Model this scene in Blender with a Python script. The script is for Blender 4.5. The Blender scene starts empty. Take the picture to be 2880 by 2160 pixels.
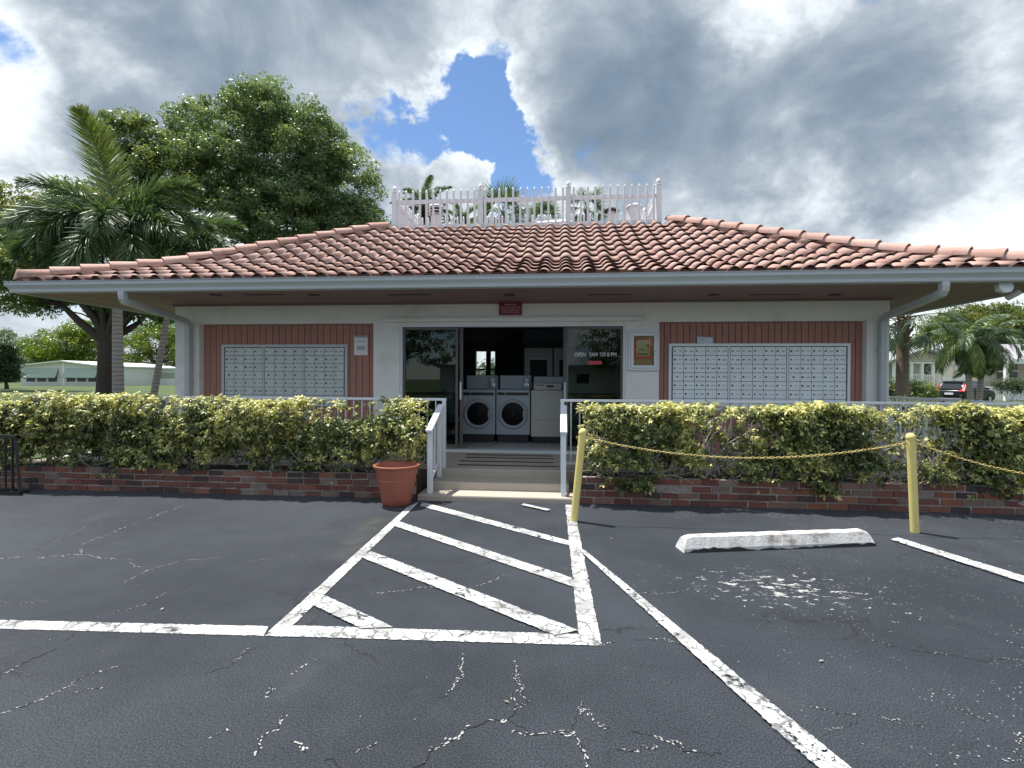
import bpy, bmesh, math, random
import numpy as np
from mathutils import Vector, Matrix

random.seed(7)
rng = np.random.default_rng(7)
rad = math.radians
scene = bpy.context.scene
C = scene.collection

# ------------------------------------------------------------------ camera
F = 1480.0                       # focal length in pixels of the 2880 px wide photograph
CAM = Vector((0.0, 0.0, 1.5))
YAW, PITCH, ROLL = math.atan(138 / F), -math.atan(14 / F), 0.0045
RC = (Matrix.Rotation(YAW, 3, 'Z') @ Matrix.Rotation(rad(90) + PITCH, 3, 'X') @ Matrix.Rotation(ROLL, 3, 'Z'))
cam_data = bpy.data.cameras.new('camera')
cam_data.sensor_width = 36.0
cam_data.lens = 36.0 * F / 2880.0
cam_data.clip_start = 0.05
cam_data.clip_end = 3000.0
cam = bpy.data.objects.new('camera', cam_data)
C.objects.link(cam)
cam.matrix_world = Matrix.Translation(CAM) @ RC.to_4x4()
scene.camera = cam


def ray(px, py):
    return RC @ Vector(((px - 1440.0) / F, -(py - 1080.0) / F, -1.0))


def on_y(px, py, Y):
    d = ray(px, py)
    return CAM + d * ((Y - CAM.y) / d.y)


def on_z(px, py, z=0.0):
    d = ray(px, py)
    return CAM + d * ((z - CAM.z) / d.z)


def X(px, Y, py=1066):
    return on_y(px, py, Y).x


def Z(px, py, Y):
    return on_y(px, py, Y).z


# ------------------------------------------------------------------ sky, sun, exposure
SUN_TO = Vector((-0.30, 0.165, 0.97)).normalized()
sun_el = math.asin(SUN_TO.z)
sun_az = math.atan2(SUN_TO.x, SUN_TO.y)          # clockwise from +Y
world = bpy.data.worlds.new('World')
scene.world = world
world.use_nodes = True
wt = world.node_tree
wt.nodes.clear()


class NT:
    """small helper to write node graphs"""
    def __init__(self, tree):
        self.t = tree

    def n(self, typ, **kw):
        nd = self.t.nodes.new(typ)
        for k, v in kw.items():
            setattr(nd, k, v)
        return nd

    def link(self, a, b):
        self.t.links.new(a, b)

    def put(self, sock, v):
        if isinstance(v, bpy.types.NodeSocket):
            self.link(v, sock)
        elif v is not None:
            sock.default_value = v

    def math(self, op, a, b=None, c=None, clamp=False):
        nd = self.n('ShaderNodeMath', operation=op, use_clamp=clamp)
        self.put(nd.inputs[0], a)
        if b is not None:
            self.put(nd.inputs[1], b)
        if c is not None:
            self.put(nd.inputs[2], c)
        return nd.outputs[0]

    def vmath(self, op, a, b=None, out=0):
        nd = self.n('ShaderNodeVectorMath', operation=op)
        self.put(nd.inputs[0], a)
        if b is not None:
            self.put(nd.inputs[1], b)
        return nd.outputs[out]

    def ramp(self, v, lo, hi, a=0.0, b=1.0, smooth=True):
        nd = self.n('ShaderNodeMapRange')
        nd.interpolation_type = 'SMOOTHSTEP' if smooth else 'LINEAR'
        nd.clamp = True
        self.put(nd.inputs[0], v)
        for i, q in enumerate((lo, hi, a, b)):
            self.put(nd.inputs[1 + i], q)
        return nd.outputs[0]

    def mix(self, f, a, b, mode='MIX'):
        nd = self.n('ShaderNodeMix', data_type='RGBA', blend_type=mode)
        self.put(nd.inputs[0], f)
        self.put(nd.inputs[6], a if isinstance(a, bpy.types.NodeSocket) else (*a, 1.0))
        self.put(nd.inputs[7], b if isinstance(b, bpy.types.NodeSocket) else (*b, 1.0))
        return nd.outputs[2]

    def noise(self, vec, scale, detail=4.0, rough=0.5, dist=0.0, out=0):
        nd = self.n('ShaderNodeTexNoise')
        self.put(nd.inputs['Vector'], vec)
        self.put(nd.inputs['Scale'], scale)
        self.put(nd.inputs['Detail'], detail)
        self.put(nd.inputs['Roughness'], rough)
        self.put(nd.inputs['Distortion'], dist)
        return nd.outputs[out]

    def voronoi(self, vec, scale, feature='F1', out='Distance', rnd=1.0):
        nd = self.n('ShaderNodeTexVoronoi', feature=feature)
        self.put(nd.inputs['Vector'], vec)
        self.put(nd.inputs['Scale'], scale)
        self.put(nd.inputs['Randomness'], rnd)
        return nd.outputs[out]


W = NT(wt)
sky = W.n('ShaderNodeTexSky', sky_type='NISHITA')
sky.sun_disc = False
sky.sun_elevation = sun_el
sky.sun_rotation = sun_az
sky.altitude = 5.0
sky.air_density = 1.0
sky.dust_density = 0.1
sky.ozone_density = 6.0
tc = W.n('ShaderNodeTexCoord')
dirv = W.vmath('NORMALIZE', tc.outputs['Generated'])
sp = W.n('ShaderNodeSeparateXYZ')
W.link(dirv, sp.inputs[0])
pv = W.vmath('MULTIPLY', dirv, (1.55, 1.55, 2.3))
SEED = (2.2, 7.4, 1.6)
pv = W.vmath('ADD', pv, SEED)


def cloud_noise(off, detail):
    v = W.vmath('ADD', pv, off) if any(off) else pv
    return W.noise(v, 2.6, detail, 0.58, 0.35)


def billow(vec, scale, detail, rough=0.55):
    """puffs with dark creases between them"""
    q = W.noise(vec, scale, detail, rough, 0.3)
    return W.math('MULTIPLY', W.math('ABSOLUTE', W.math('SUBTRACT', q, 0.5)), 4.0)


n1 = cloud_noise((0, 0, 0), 11.0)
n1b = cloud_noise((-0.07, 0.05, 0.10), 7.0)            # the same clouds a step towards the sun
n2 = W.noise(pv, 1.0, 3.0, 0.5, 0.2)
puff = billow(pv, 5.0, 8.0)
soft = W.noise(pv, 1.9, 5.0, 0.5, 0.4)
wn = W.noise(dirv, 5.0, 8.0, 0.62, 0.0, out=1)
wsc = W.n('ShaderNodeVectorMath', operation='SCALE')
W.link(W.vmath('SUBTRACT', wn, (0.5, 0.5, 0.5)), wsc.inputs[0])
wsc.inputs['Scale'].default_value = 0.26
dirw = W.vmath('NORMALIZE', W.vmath('ADD', dirv, wsc.outputs[0]))          # ragged outlines


def blob(px, py, radius, soft, amount):
    """a cap of the sky dome round the direction of one pixel"""
    d = ray(px, py).normalized()
    dt = W.vmath('DOT_PRODUCT', dirw, tuple(d), out=1)
    return W.ramp(dt, math.cos(rad(radius + soft)), math.cos(rad(max(radius - soft, 0.0))), 0.0, amount)


def total(blobs):
    acc = None
    for b in blobs:
        q = blob(*b)
        acc = q if acc is None else W.math('ADD', acc, q)
    return acc


# where the photograph shows gaps (-) and banks (+) of cloud
bias = total(((1330, 290, 0.8, 4.0, -0.85), (1235, 380, 0.8, 3.6, -0.60), (1395, 170, 0.3, 2.6, -0.30),
              (1090, 410, 0.8, 3.0, -0.50), (1390, 440, 0.8, 3.0, -0.6), (15, 240, 2.0, 4.0, -0.70), (2770, 300, 2.0, 4.5, -0.12),
              (1470, 470, 1.0, 3.2, -0.60), (1270, 500, 2.0, 3.2, 0.60), (1545, 300, 2.5, 4.0, 0.35), (560, 240, 1.0, 3.0, -0.40),
              (800, 130, 14.0, 8.0, 0.30), (2000, 200, 14.0, 8.0, 0.35), (250, 120, 9.0, 6.0, 0.35), (2500, 600, 12.0, 6.0, 0.30), (250, 400, 8.0, 6.0, 0.30)))
gray = total(((1740, 150, 5.0, 8.0, 0.62), (1850, 430, 5.0, 7.0, 0.52), (760, 120, 10.0, 11.0, 0.60),
              (2260, 400, 5.0, 8.0, 0.62), (2780, 90, 6.0, 9.0, 0.62), (2120, 120, 5.0, 5.0, -0.30),
              (2620, 580, 12.0, 6.0, -0.48), (1250, 480, 5.0, 4.0, -0.35), (60, 330, 9.0, 6.0, -0.25),
              (1530, 300, 3.0, 4.0, -0.30), (2050, 570, 6.0, 4.0, -0.15)))
dens = W.math('ADD', W.math('MULTIPLY', n1, 2.4), W.math('MULTIPLY', n2, 0.6))
dens = W.math('ADD', dens, bias)
dens = W.math('SUBTRACT', dens, 1.36)
cover = W.ramp(dens, -0.07, 0.24)
relief = W.math('MULTIPLY', W.math('SUBTRACT', n1b, n1), 3.2)          # sides turned from the sun are greyer
thick = W.math('ADD', gray, relief)
thick = W.math('SUBTRACT', thick, W.math('MULTIPLY', W.math('MULTIPLY', puff, 0.62), W.ramp(gray, 0.05, 0.55, 1.0, 0.25)))
thick = W.math('ADD', thick, W.math('MULTIPLY', W.math('SUBTRACT', soft, 0.5), 1.5))
thick = W.math('ADD', thick, W.math('MULTIPLY', W.math('SUBTRACT', n2, 0.5), 0.7))
thick = W.math('ADD', thick, W.ramp(dens, 0.0, 0.7, -0.22, 0.22))
tk = W.math('POWER', W.math('MAXIMUM', W.math('ADD', thick, 0.56), 0.0), 2.0)
shade = W.math('DIVIDE', tk, W.math('ADD', tk, 0.62))                # never quite flat
cl1 = W.mix(shade, (6.2, 6.65, 6.95), (0.62, 1.08, 1.70))
final = W.mix(cover, sky.outputs[0], cl1)
# the ground half of the dome: a plain dull reflection colour
final = W.mix(W.ramp(sp.outputs[2], -0.05, 0.0), (1.0, 1.1, 1.0), final)
bg = W.n('ShaderNodeBackground')
W.link(final, bg.inputs['Color'])
bg.inputs['Strength'].default_value = 0.1
wo = W.n('ShaderNodeOutputWorld')
W.link(bg.outputs[0], wo.inputs['Surface'])

sun_data = bpy.data.lights.new('sun', 'SUN')
sun_data.energy = 4.8
sun_data.angle = rad(0.55)
sun_data.color = (1.0, 0.965, 0.91)
sun = bpy.data.objects.new('sun', sun_data)
C.objects.link(sun)
sun.rotation_euler = SUN_TO.to_track_quat('Z', 'Y').to_euler()
sun.location = (0, 0, 60)

scene.view_settings.view_transform = 'Standard'
scene.view_settings.look = 'None'
scene.view_settings.exposure = 0.72
scene.view_settings.gamma = 1.0
scene.view_settings.use_curve_mapping = False
scene.render.engine = 'CYCLES'
scene.cycles.max_bounces = 8
scene.cycles.diffuse_bounces = 4
scene.cycles.glossy_bounces = 3
scene.cycles.transmission_bounces = 6
scene.cycles.transparent_max_bounces = 12
scene.cycles.use_denoising = True
scene.cycles.sample_clamp_indirect = 6.0


# ------------------------------------------------------------------ materials
def new_mat(name):
    m = bpy.data.materials.new(name)
    m.use_nodes = True
    m.node_tree.nodes.clear()
    t = NT(m.node_tree)
    out = t.n('ShaderNodeOutputMaterial')
    bs = t.n('ShaderNodeBsdfPrincipled')
    t.link(bs.outputs[0], out.inputs[0])
    return m, t, bs, out


def mat(name, col, rough=0.6, var=0.12, scale=6.0, bump=0.0, bscale=60.0, metal=0.0, rnd=0.0, spec=0.5,
        dirt=None, dscale=3.0, dlo=0.55, dhi=0.75, coat=0.0):
    """plain surface: colour with mottling, optional stains (dirt colour), fine relief, per-object variation"""
    m, t, bs, out = new_mat(name)
    pos = t.n('ShaderNodeNewGeometry').outputs['Position']
    c = t.mix(t.noise(pos, scale, 5.0, 0.6), tuple(x * (1 - var) for x in col), tuple(min(1, x * (1 + var)) for x in col))
    if rnd:
        r = t.n('ShaderNodeObjectInfo').outputs['Random']
        hs = t.n('ShaderNodeHueSaturation')
        t.link(c, hs.inputs['Color'])
        t.put(hs.inputs['Value'], t.ramp(r, 0, 1, 1 - rnd, 1 + rnd, smooth=False))
        c = hs.outputs[0]
    if dirt:
        c = t.mix(t.ramp(t.noise(pos, dscale, 8.0, 0.65), dlo, dhi), c, dirt)
    t.link(c, bs.inputs['Base Color'])
    bs.inputs['Roughness'].default_value = rough
    bs.inputs['Metallic'].default_value = metal
    bs.inputs['Specular IOR Level'].default_value = spec
    bs.inputs['Coat Weight'].default_value = coat
    if bump:
        b = t.n('ShaderNodeBump')
        b.inputs['Strength'].default_value = bump
        b.inputs['Distance'].default_value = 0.01
        t.link(t.noise(pos, bscale, 4.0, 0.6), b.inputs['Height'])
        t.link(b.outputs[0], bs.inputs['Normal'])
    return m


def leaf_mat(name, rough=0.42, trans=0.3, spec=0.5):
    """leaf colour comes from the 'tint' attribute of each leaf"""
    m, t, bs, out = new_mat(name)
    at = t.n('ShaderNodeAttribute', attribute_name='tint')
    t.link(at.outputs['Color'], bs.inputs['Base Color'])
    bs.inputs['Roughness'].default_value = rough
    bs.inputs['Specular IOR Level'].default_value = spec
    tr = t.n('ShaderNodeBsdfTranslucent')
    t.link(t.mix(1.0, at.outputs['Color'], (1.3, 1.4, 0.7), 'MULTIPLY'), tr.inputs['Color'])
    mx = t.n('ShaderNodeMixShader')
    mx.inputs[0].default_value = trans
    t.link(bs.outputs[0], mx.inputs[1])
    t.link(tr.outputs[0], mx.inputs[2])
    t.link(mx.outputs[0], out.inputs[0])
    return m


def glass_mat(name, tint=(0.35, 0.42, 0.45), rough=0.0, ior=1.5):
    m, t, bs, out = new_mat(name)
    t.t.nodes.remove(bs)
    fr = t.n('ShaderNodeFresnel')
    fr.inputs['IOR'].default_value = ior
    tp = t.n('ShaderNodeBsdfTransparent')
    tp.inputs['Color'].default_value = (*tint, 1)
    gl = t.n('ShaderNodeBsdfGlossy')
    gl.inputs['Roughness'].default_value = rough
    mx = t.n('ShaderNodeMixShader')
    t.link(t.math('MULTIPLY', fr.outputs[0], 1.15, clamp=True), mx.inputs[0])
    t.link(tp.outputs[0], mx.inputs[1])
    t.link(gl.outputs[0], mx.inputs[2])
    t.link(mx.outputs[0], out.inputs[0])
    return m


# ------------------------------------------------------------------ mesh helpers
class MB:
    def __init__(self):
        self.v, self.f = [], []

    def add(self, vs, fs):
        o = len(self.v)
        self.v += [tuple(p) for p in vs]
        self.f += [tuple(i + o for i in f) for f in fs]
        return self

    def box(self, x0, x1, y0, y1, z0, z1):
        return self.add([(x0, y0, z0), (x1, y0, z0), (x1, y1, z0), (x0, y1, z0),
                         (x0, y0, z1), (x1, y0, z1), (x1, y1, z1), (x0, y1, z1)],
                        [(0, 3, 2, 1), (4, 5, 6, 7), (0, 1, 5, 4), (1, 2, 6, 5), (2, 3, 7, 6), (3, 0, 4, 7)])

    def tbox(self, M, sx, sy, sz):
        """box of a size centred on the frame M"""
        vs = [M @ Vector((a * sx / 2, b * sy / 2, c * sz / 2)) for c in (-1, 1) for b in (-1, 1) for a in (-1, 1)]
        return self.add(vs, [(0, 2, 3, 1), (4, 5, 7, 6), (0, 1, 5, 4), (1, 3, 7, 5), (3, 2, 6, 7), (2, 0, 4, 6)])

    def bar(self, a, b, w, h=None, up=(0, 0, 1)):
        """square bar from a to b"""
        a, b = Vector(a), Vector(b)
        h = h or w
        d = (b - a)
        L = d.length
        d.normalize()
        s = d.cross(Vector(up))
        if s.length < 1e-4:
            s = Vector((1, 0, 0))
        s.normalize()
        u = s.cross(d)
        M = Matrix((s, d, u)).transposed().to_4x4()
        M.translation = (a + b) / 2
        return self.tbox(M, w, L, h)

    def tube(self, pts, radii, n=8, cap=True):
        pts = [Vector(p) for p in pts]
        if not hasattr(radii, '__len__'):
            radii = [radii] * len(pts)
        o = len(self.v)
        prev = None
        for i, p in enumerate(pts):
            d = (pts[min(i + 1, len(pts) - 1)] - pts[max(i - 1, 0)])
            if d.length < 1e-9:
                d = Vector((0, 0, 1))
            d.normalize()
            if prev is None:
                s = d.cross(Vector((0, 0, 1)))
                if s.length < 1e-3:
                    s = d.cross(Vector((0, 1, 0)))
            else:
                s = prev - d * prev.dot(d)
            s.normalize()
            prev = s
            u = d.cross(s)
            for k in range(n):
                a = 2 * math.pi * (k + 0.5) / n
                self.v.append(tuple(p + (s * math.cos(a) + u * math.sin(a)) * radii[i]))
        for i in range(len(pts) - 1):
            for k in range(n):
                k2 = (k + 1) % n
                self.f.append((o + i * n + k, o + i * n + k2, o + (i + 1) * n + k2, o + (i + 1) * n + k))
        if cap:
            self.f.append(tuple(o + k for k in reversed(range(n))))
            self.f.append(tuple(o + (len(pts) - 1) * n + k for k in range(n)))
        return self

    def lathe(self, prof, n=24, c=(0, 0, 0), cap=True):
        o = len(self.v)
        for r, z in prof:
            for k in range(n):
                a = 2 * math.pi * k / n
                self.v.append((c[0] + r * math.cos(a), c[1] + r * math.sin(a), c[2] + z))
        for i in range(len(prof) - 1):
            for k in range(n):
                k2 = (k + 1) % n
                self.f.append((o + i * n + k, o + i * n + k2, o + (i + 1) * n + k2, o + (i + 1) * n + k))
        if cap:
            self.f.append(tuple(o + k for k in reversed(range(n))))
            self.f.append(tuple(o + (len(prof) - 1) * n + k for k in range(n)))
        return self

    def prism(self, poly, axis, a, b):
        """2-D polygon extruded along an axis: 'x' (poly in y,z), 'y' (x,z) or 'z' (x,y)"""
        def p3(p, t):
            return {'x': (t, p[0], p[1]), 'y': (p[0], t, p[1]), 'z': (p[0], p[1], t)}[axis]
        n = len(poly)
        vs = [p3(p, a) for p in poly] + [p3(p, b) for p in poly]
        fs = [tuple(reversed(range(n))), tuple(range(n, 2 * n))]
        fs += [(i, (i + 1) % n, n + (i + 1) % n, n + i) for i in range(n)]
        return self.add(vs, fs)

    def xf(self, M):
        self.v = [tuple(M @ Vector(p)) for p in self.v]
        return self

    def mesh(self, name, material=None, smooth=False, fix=True):
        me = bpy.data.meshes.new(name)
        me.from_pydata(self.v, [], self.f)
        if fix:
            bm = bmesh.new()
            bm.from_mesh(me)
            bmesh.ops.recalc_face_normals(bm, faces=bm.faces)
            if smooth:
                for e in bm.edges:
                    if len(e.link_faces) == 2 and e.calc_face_angle(0.0) > rad(42):
                        e.smooth = False
            bm.to_mesh(me)
            bm.free()
        if material:
            me.materials.append(material)
        if smooth:
            me.polygons.foreach_set('use_smooth', [True] * len(me.polygons))
        return me

    def build(self, name, material, parent=None, smooth=False, bevel=0.0, fix=True, **tags):
        return link(name, self.mesh(name, material, smooth, fix), parent, bevel, **tags)


def link(name, me, parent=None, bevel=0.0, **tags):
    o = bpy.data.objects.new(name, me)
    C.objects.link(o)
    if parent is not None:
        o.parent = parent
    if bevel:
        b = o.modifiers.new('bevel', 'BEVEL')
        b.width = bevel
        b.segments = 2
        b.limit_method = 'ANGLE'
        b.angle_limit = rad(40)
    for k, v in tags.items():
        o[k] = v
    return o


def thing(name, label, category, loc=(0, 0, 0), group=None, rz=0.0):
    o = bpy.data.objects.new(name, None)
    C.objects.link(o)
    o.empty_display_size = 0.2
    o.location = loc
    o.rotation_euler = (0, 0, rz)
    o['label'] = label
    o['category'] = category
    if group:
        o['group'] = group
    return o


def np_mesh(name, V, Fq, material, tint=None, smooth=False):
    """fast mesh from numpy arrays (faces all of one size)"""
    me = bpy.data.meshes.new(name)
    V = np.asarray(V, np.float32).reshape(-1, 3)
    Fq = np.asarray(Fq, np.int32)
    k = Fq.shape[1]
    me.vertices.add(len(V))
    me.vertices.foreach_set('co', V.ravel())
    me.loops.add(Fq.size)
    me.loops.foreach_set('vertex_index', Fq.ravel())
    me.polygons.add(len(Fq))
    me.polygons.foreach_set('loop_start', np.arange(0, Fq.size, k, dtype=np.int32))
    me.polygons.foreach_set('loop_total', np.full(len(Fq), k, np.int32))
    if smooth:
        me.polygons.foreach_set('use_smooth', np.ones(len(Fq), bool))
    me.update(calc_edges=True)
    me.validate()
    if tint is not None:
        at = me.color_attributes.new('tint', 'FLOAT_COLOR', 'POINT')
        T = np.ones((len(V), 4), np.float32)
        T[:, :3] = tint
        at.data.foreach_set('color', T.ravel())
    me.materials.append(material)
    return me


def text_mesh(body, width, height, material, extrude=0.002, bold=0.0):
    """built-in font turned into a mesh lying in x-z, facing -y, centred, fitted to width x height"""
    cu = bpy.data.curves.new('lettering', 'FONT')
    cu.body = body
    cu.align_x = 'CENTER'
    cu.align_y = 'CENTER'
    cu.extrude = 0.0
    cu.offset = bold
    cu.resolution_u = 3
    ob = bpy.data.objects.new('lettering', cu)
    C.objects.link(ob)
    bpy.context.view_layer.update()
    dg = bpy.context.evaluated_depsgraph_get()
    me = bpy.data.meshes.new_from_object(ob.evaluated_get(dg))
    bpy.data.objects.remove(ob)
    n = len(me.vertices)
    co = np.empty(n * 3, np.float32)
    me.vertices.foreach_get('co', co)
    co = co.reshape(-1, 3)
    mn, mx = co.min(0), co.max(0)
    out = np.zeros_like(co)
    out[:, 0] = (co[:, 0] - (mn[0] + mx[0]) / 2) * width / (mx[0] - mn[0])
    out[:, 2] = (co[:, 1] - (mn[1] + mx[1]) / 2) * height / (mx[1] - mn[1])
    me.vertices.foreach_set('co', out.ravel())
    me.update()
    me.materials.clear()
    me.materials.append(material)
    return me

# ------------------------------------------------------------------ palette
M = {}
M['stucco'] = mat('white stucco', (0.80, 0.79, 0.765), 0.85, 0.05, 3.0, 0.35, 90.0, dirt=(0.60, 0.575, 0.53), dscale=1.3, dlo=0.50, dhi=0.80)
M['board'] = mat('salmon painted board', (0.39, 0.18, 0.142), 0.65, 0.10, 9.0, 0.15, 60.0, rnd=0.05)
M['groove'] = mat('board backing', (0.05, 0.022, 0.02), 0.8, 0.1)
M['soffit'] = mat('pink brown soffit', (0.27, 0.18, 0.17), 0.7, 0.07, 2.5, 0.1, 40.0, rnd=0.06)
M['slot'] = mat('dark vent slot', (0.05, 0.03, 0.03), 0.8, 0.1)
M['gutter'] = mat('white aluminium', (0.44, 0.47, 0.49), 0.35, 0.04, 2.0, 0.0, spec=0.5, dirt=(0.52, 0.55, 0.57), dscale=2.0, dlo=0.6, dhi=0.9)
M['whitepaint'] = mat('white metal paint', (0.72, 0.74, 0.78), 0.4, 0.05, 5.0, 0.05, 30.0, dirt=(0.55, 0.55, 0.53), dscale=6.0, dlo=0.62, dhi=0.85)
M['vinyl'] = mat('white vinyl', (0.80, 0.78, 0.80), 0.45, 0.05, 4.0, dirt=(0.60, 0.59, 0.58), dscale=5.0, dlo=0.6, dhi=0.85)
M['concrete'] = mat('painted beige concrete', (0.40, 0.35, 0.29), 0.75, 0.10, 5.0, 0.3, 120.0, dirt=(0.26, 0.23, 0.19), dscale=4.0, dlo=0.55, dhi=0.8)
M['mortar'] = mat('mortar', (0.36, 0.33, 0.30), 0.95, 0.15, 20.0, 0.5, 200.0)
M['soil'] = mat('planter soil', (0.05, 0.035, 0.025), 0.95, 0.3, 20.0, 0.6, 80.0)
M['bronze'] = mat('bronze door metal', (0.11, 0.10, 0.095), 0.45, 0.06, 5.0, metal=0.0)
M['alu'] = mat('mailbox aluminium', (0.56, 0.60, 0.60), 0.42, 0.04, 6.0, rnd=0.05, spec=0.5)
M['aluframe'] = mat('mailbox frame', (0.50, 0.53, 0.54), 0.35, 0.05, 4.0)
M['black'] = mat('black', (0.012, 0.012, 0.014), 0.4, 0.1)
M['label'] = mat('name strip', (0.42, 0.42, 0.40), 0.6, 0.1, rnd=0.75)
M['paper'] = mat('white paper', (0.78, 0.77, 0.80), 0.8, 0.02)
M['ink'] = mat('grey ink', (0.18, 0.18, 0.20), 0.8, 0.02)
M['bluepaper'] = mat('pale blue envelope', (0.62, 0.66, 0.76), 0.8, 0.03)
M['signred'] = mat('maroon sign', (0.20, 0.012, 0.03), 0.4, 0.06)
M['signtext'] = mat('pinkish white lettering', (0.62, 0.50, 0.52), 0.6, 0.02)
M['white'] = mat('white lettering', (0.80, 0.80, 0.80), 0.6, 0.01)
M['enamel'] = mat('washer enamel', (0.36, 0.40, 0.44), 0.30, 0.03, 2.0)
M['enamel2'] = mat('dryer enamel', (0.50, 0.48, 0.44), 0.32, 0.03, 2.0)
M['ring'] = mat('grey door ring', (0.34, 0.36, 0.38), 0.35, 0.03)
M['darkglass'] = mat('dark porthole', (0.004, 0.004, 0.005), 0.4, 0.02, spec=0.15)
M['steel'] = mat('steel', (0.55, 0.56, 0.57), 0.28, 0.05, metal=0.9)
M['plinth'] = mat('black plinth', (0.02, 0.02, 0.024), 0.6, 0.1)
M['inwall'] = mat('blue grey interior paint', (0.20, 0.25, 0.28), 0.8, 0.05)
M['intile'] = mat('pale floor tile', (0.46, 0.46, 0.46), 0.35, 0.06, rnd=0.05)
M['terracotta'] = mat('terracotta plastic', (0.34, 0.105, 0.065), 0.5, 0.08, 7.0, 0.05, 40.0, dirt=(0.24, 0.09, 0.06), dscale=5.0, dlo=0.55, dhi=0.8)
M['yellow'] = mat('yellow paint', (0.72, 0.60, 0.21), 0.5, 0.07, 12.0, 0.1, 60.0, dirt=(0.34, 0.25, 0.12), dscale=24.0, dlo=0.62, dhi=0.70)
M['chain'] = mat('yellow plastic chain', (0.62, 0.49, 0.17), 0.5, 0.12, 30.0)
M['blackmetal'] = mat('black metal', (0.015, 0.016, 0.02), 0.45, 0.15, 20.0)
M['bark'] = mat('oak bark', (0.055, 0.042, 0.034), 0.95, 0.35, 8.0, 0.8, 18.0)
M['palmtrunk'] = mat('grey palm trunk', (0.30, 0.265, 0.245), 0.9, 0.25, 9.0, 0.6, 14.0)
_t = NT(M['palmtrunk'].node_tree)
_b = [n for n in _t.t.nodes if n.type == 'BSDF_PRINCIPLED'][0]
_src = _b.inputs['Base Color'].links[0].from_socket
_p = _t.n('ShaderNodeSeparateXYZ')
_t.link(_t.n('ShaderNodeNewGeometry').outputs['Position'], _p.inputs[0])
_pos = _t.n('ShaderNodeNewGeometry').outputs['Position']
_z = _t.math('ADD', _t.math('MULTIPLY', _p.outputs[2], 6.5), _t.math('MULTIPLY', _t.noise(_pos, 2.0, 3.0), 0.9))
_ring = _t.ramp(_t.math('ABSOLUTE', _t.math('SUBTRACT', _t.math('FRACT', _z), 0.5)), 0.06, 0.16, 1.0, 0.0)      # leaf scars
_t.link(_t.mix(_t.math('MULTIPLY', _ring, 0.75), _src, (0.10, 0.085, 0.075)), _b.inputs['Base Color'])
M['palmtrunk2'] = mat('brown palm trunk', (0.16, 0.12, 0.095), 0.95, 0.3, 12.0, 0.8, 20.0)
M['twig'] = mat('grey twig', (0.40, 0.355, 0.31), 0.9, 0.3, 12.0)
M['leaf'] = leaf_mat('tree leaf', 0.36, 0.38)
M['hleaf'] = leaf_mat('hedge leaf', 0.36, 0.25)
M['frond'] = leaf_mat('palm leaflet', 0.38, 0.22)
M['glass'] = glass_mat('tinted door glass', (0.42, 0.52, 0.54))
M['clear'] = glass_mat('window glass', (0.95, 0.96, 0.96), ior=1.35)
M['siding'] = mat('pale green siding', (0.62, 0.64, 0.59), 0.6, 0.05, 2.0)
M['shutter'] = mat('green grey awning', (0.36, 0.44, 0.38), 0.6, 0.05, 2.0)
M['housewhite'] = mat('white siding', (0.82, 0.82, 0.80), 0.6, 0.04, 2.0)
M['beige'] = mat('beige siding', (0.50, 0.45, 0.36), 0.65, 0.04, 2.0)
M['shingle'] = mat('light grey roof', (0.30, 0.30, 0.31), 0.8, 0.06, 2.0)
M['darkpane'] = mat('dark window pane', (0.02, 0.025, 0.03), 0.1, 0.05)
M['carpaint'] = mat('black car paint', (0.008, 0.008, 0.011), 0.30, 0.05, coat=0.15, spec=0.3)
M['carglass'] = mat('car glass', (0.02, 0.025, 0.03), 0.05, 0.02)
M['taillight'] = mat('red tail light', (0.50, 0.02, 0.03), 0.15, 0.05, coat=0.5)
M['rubber'] = mat('tyre rubber', (0.02, 0.02, 0.02), 0.8, 0.1)
M['brickstep'] = mat('tan brick step', (0.46, 0.24, 0.12), 0.8, 0.08)

# brick: strong difference from brick to brick
m, t, bs, out = new_mat('old brick')
pos = t.n('ShaderNodeNewGeometry').outputs['Position']
r = t.n('ShaderNodeObjectInfo').outputs['Random']
cr = t.n('ShaderNodeValToRGB')
cr.color_ramp.interpolation = 'LINEAR'
els = cr.color_ramp.elements
els[0].position, els[0].color = 0.0, (0.035, 0.028, 0.030, 1)
els[1].position, els[1].color = 1.0, (0.30, 0.25, 0.22, 1)
for p_, c_ in ((0.12, (0.07, 0.04, 0.035)), (0.2, (0.13, 0.038, 0.030)), (0.4, (0.185, 0.055, 0.038)), (0.55, (0.15, 0.068, 0.055)),
               (0.7, (0.26, 0.09, 0.045)), (0.82, (0.22, 0.13, 0.10)), (0.93, (0.16, 0.11, 0.09))):
    e = els.new(p_)
    e.color = (*c_, 1)
t.link(r, cr.inputs[0])
c = t.mix(t.ramp(t.noise(pos, 26.0, 6.0, 0.65), 0.42, 0.72, 0.0, 0.7), cr.outputs[0], (0.10, 0.07, 0.06))
c = t.mix(t.ramp(t.noise(pos, 60.0, 5.0, 0.6), 0.6, 0.75, 0.0, 0.6), c, (0.33, 0.29, 0.26))
t.link(c, bs.inputs['Base Color'])
bs.inputs['Roughness'].default_value = 0.9
b = t.n('ShaderNodeBump')
b.inputs['Strength'].default_value = 0.6
b.inputs['Distance'].default_value = 0.006
t.link(t.noise(pos, 70.0, 5.0, 0.65), b.inputs['Height'])
t.link(b.outputs[0], bs.inputs['Normal'])
M['brick'] = m

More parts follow.
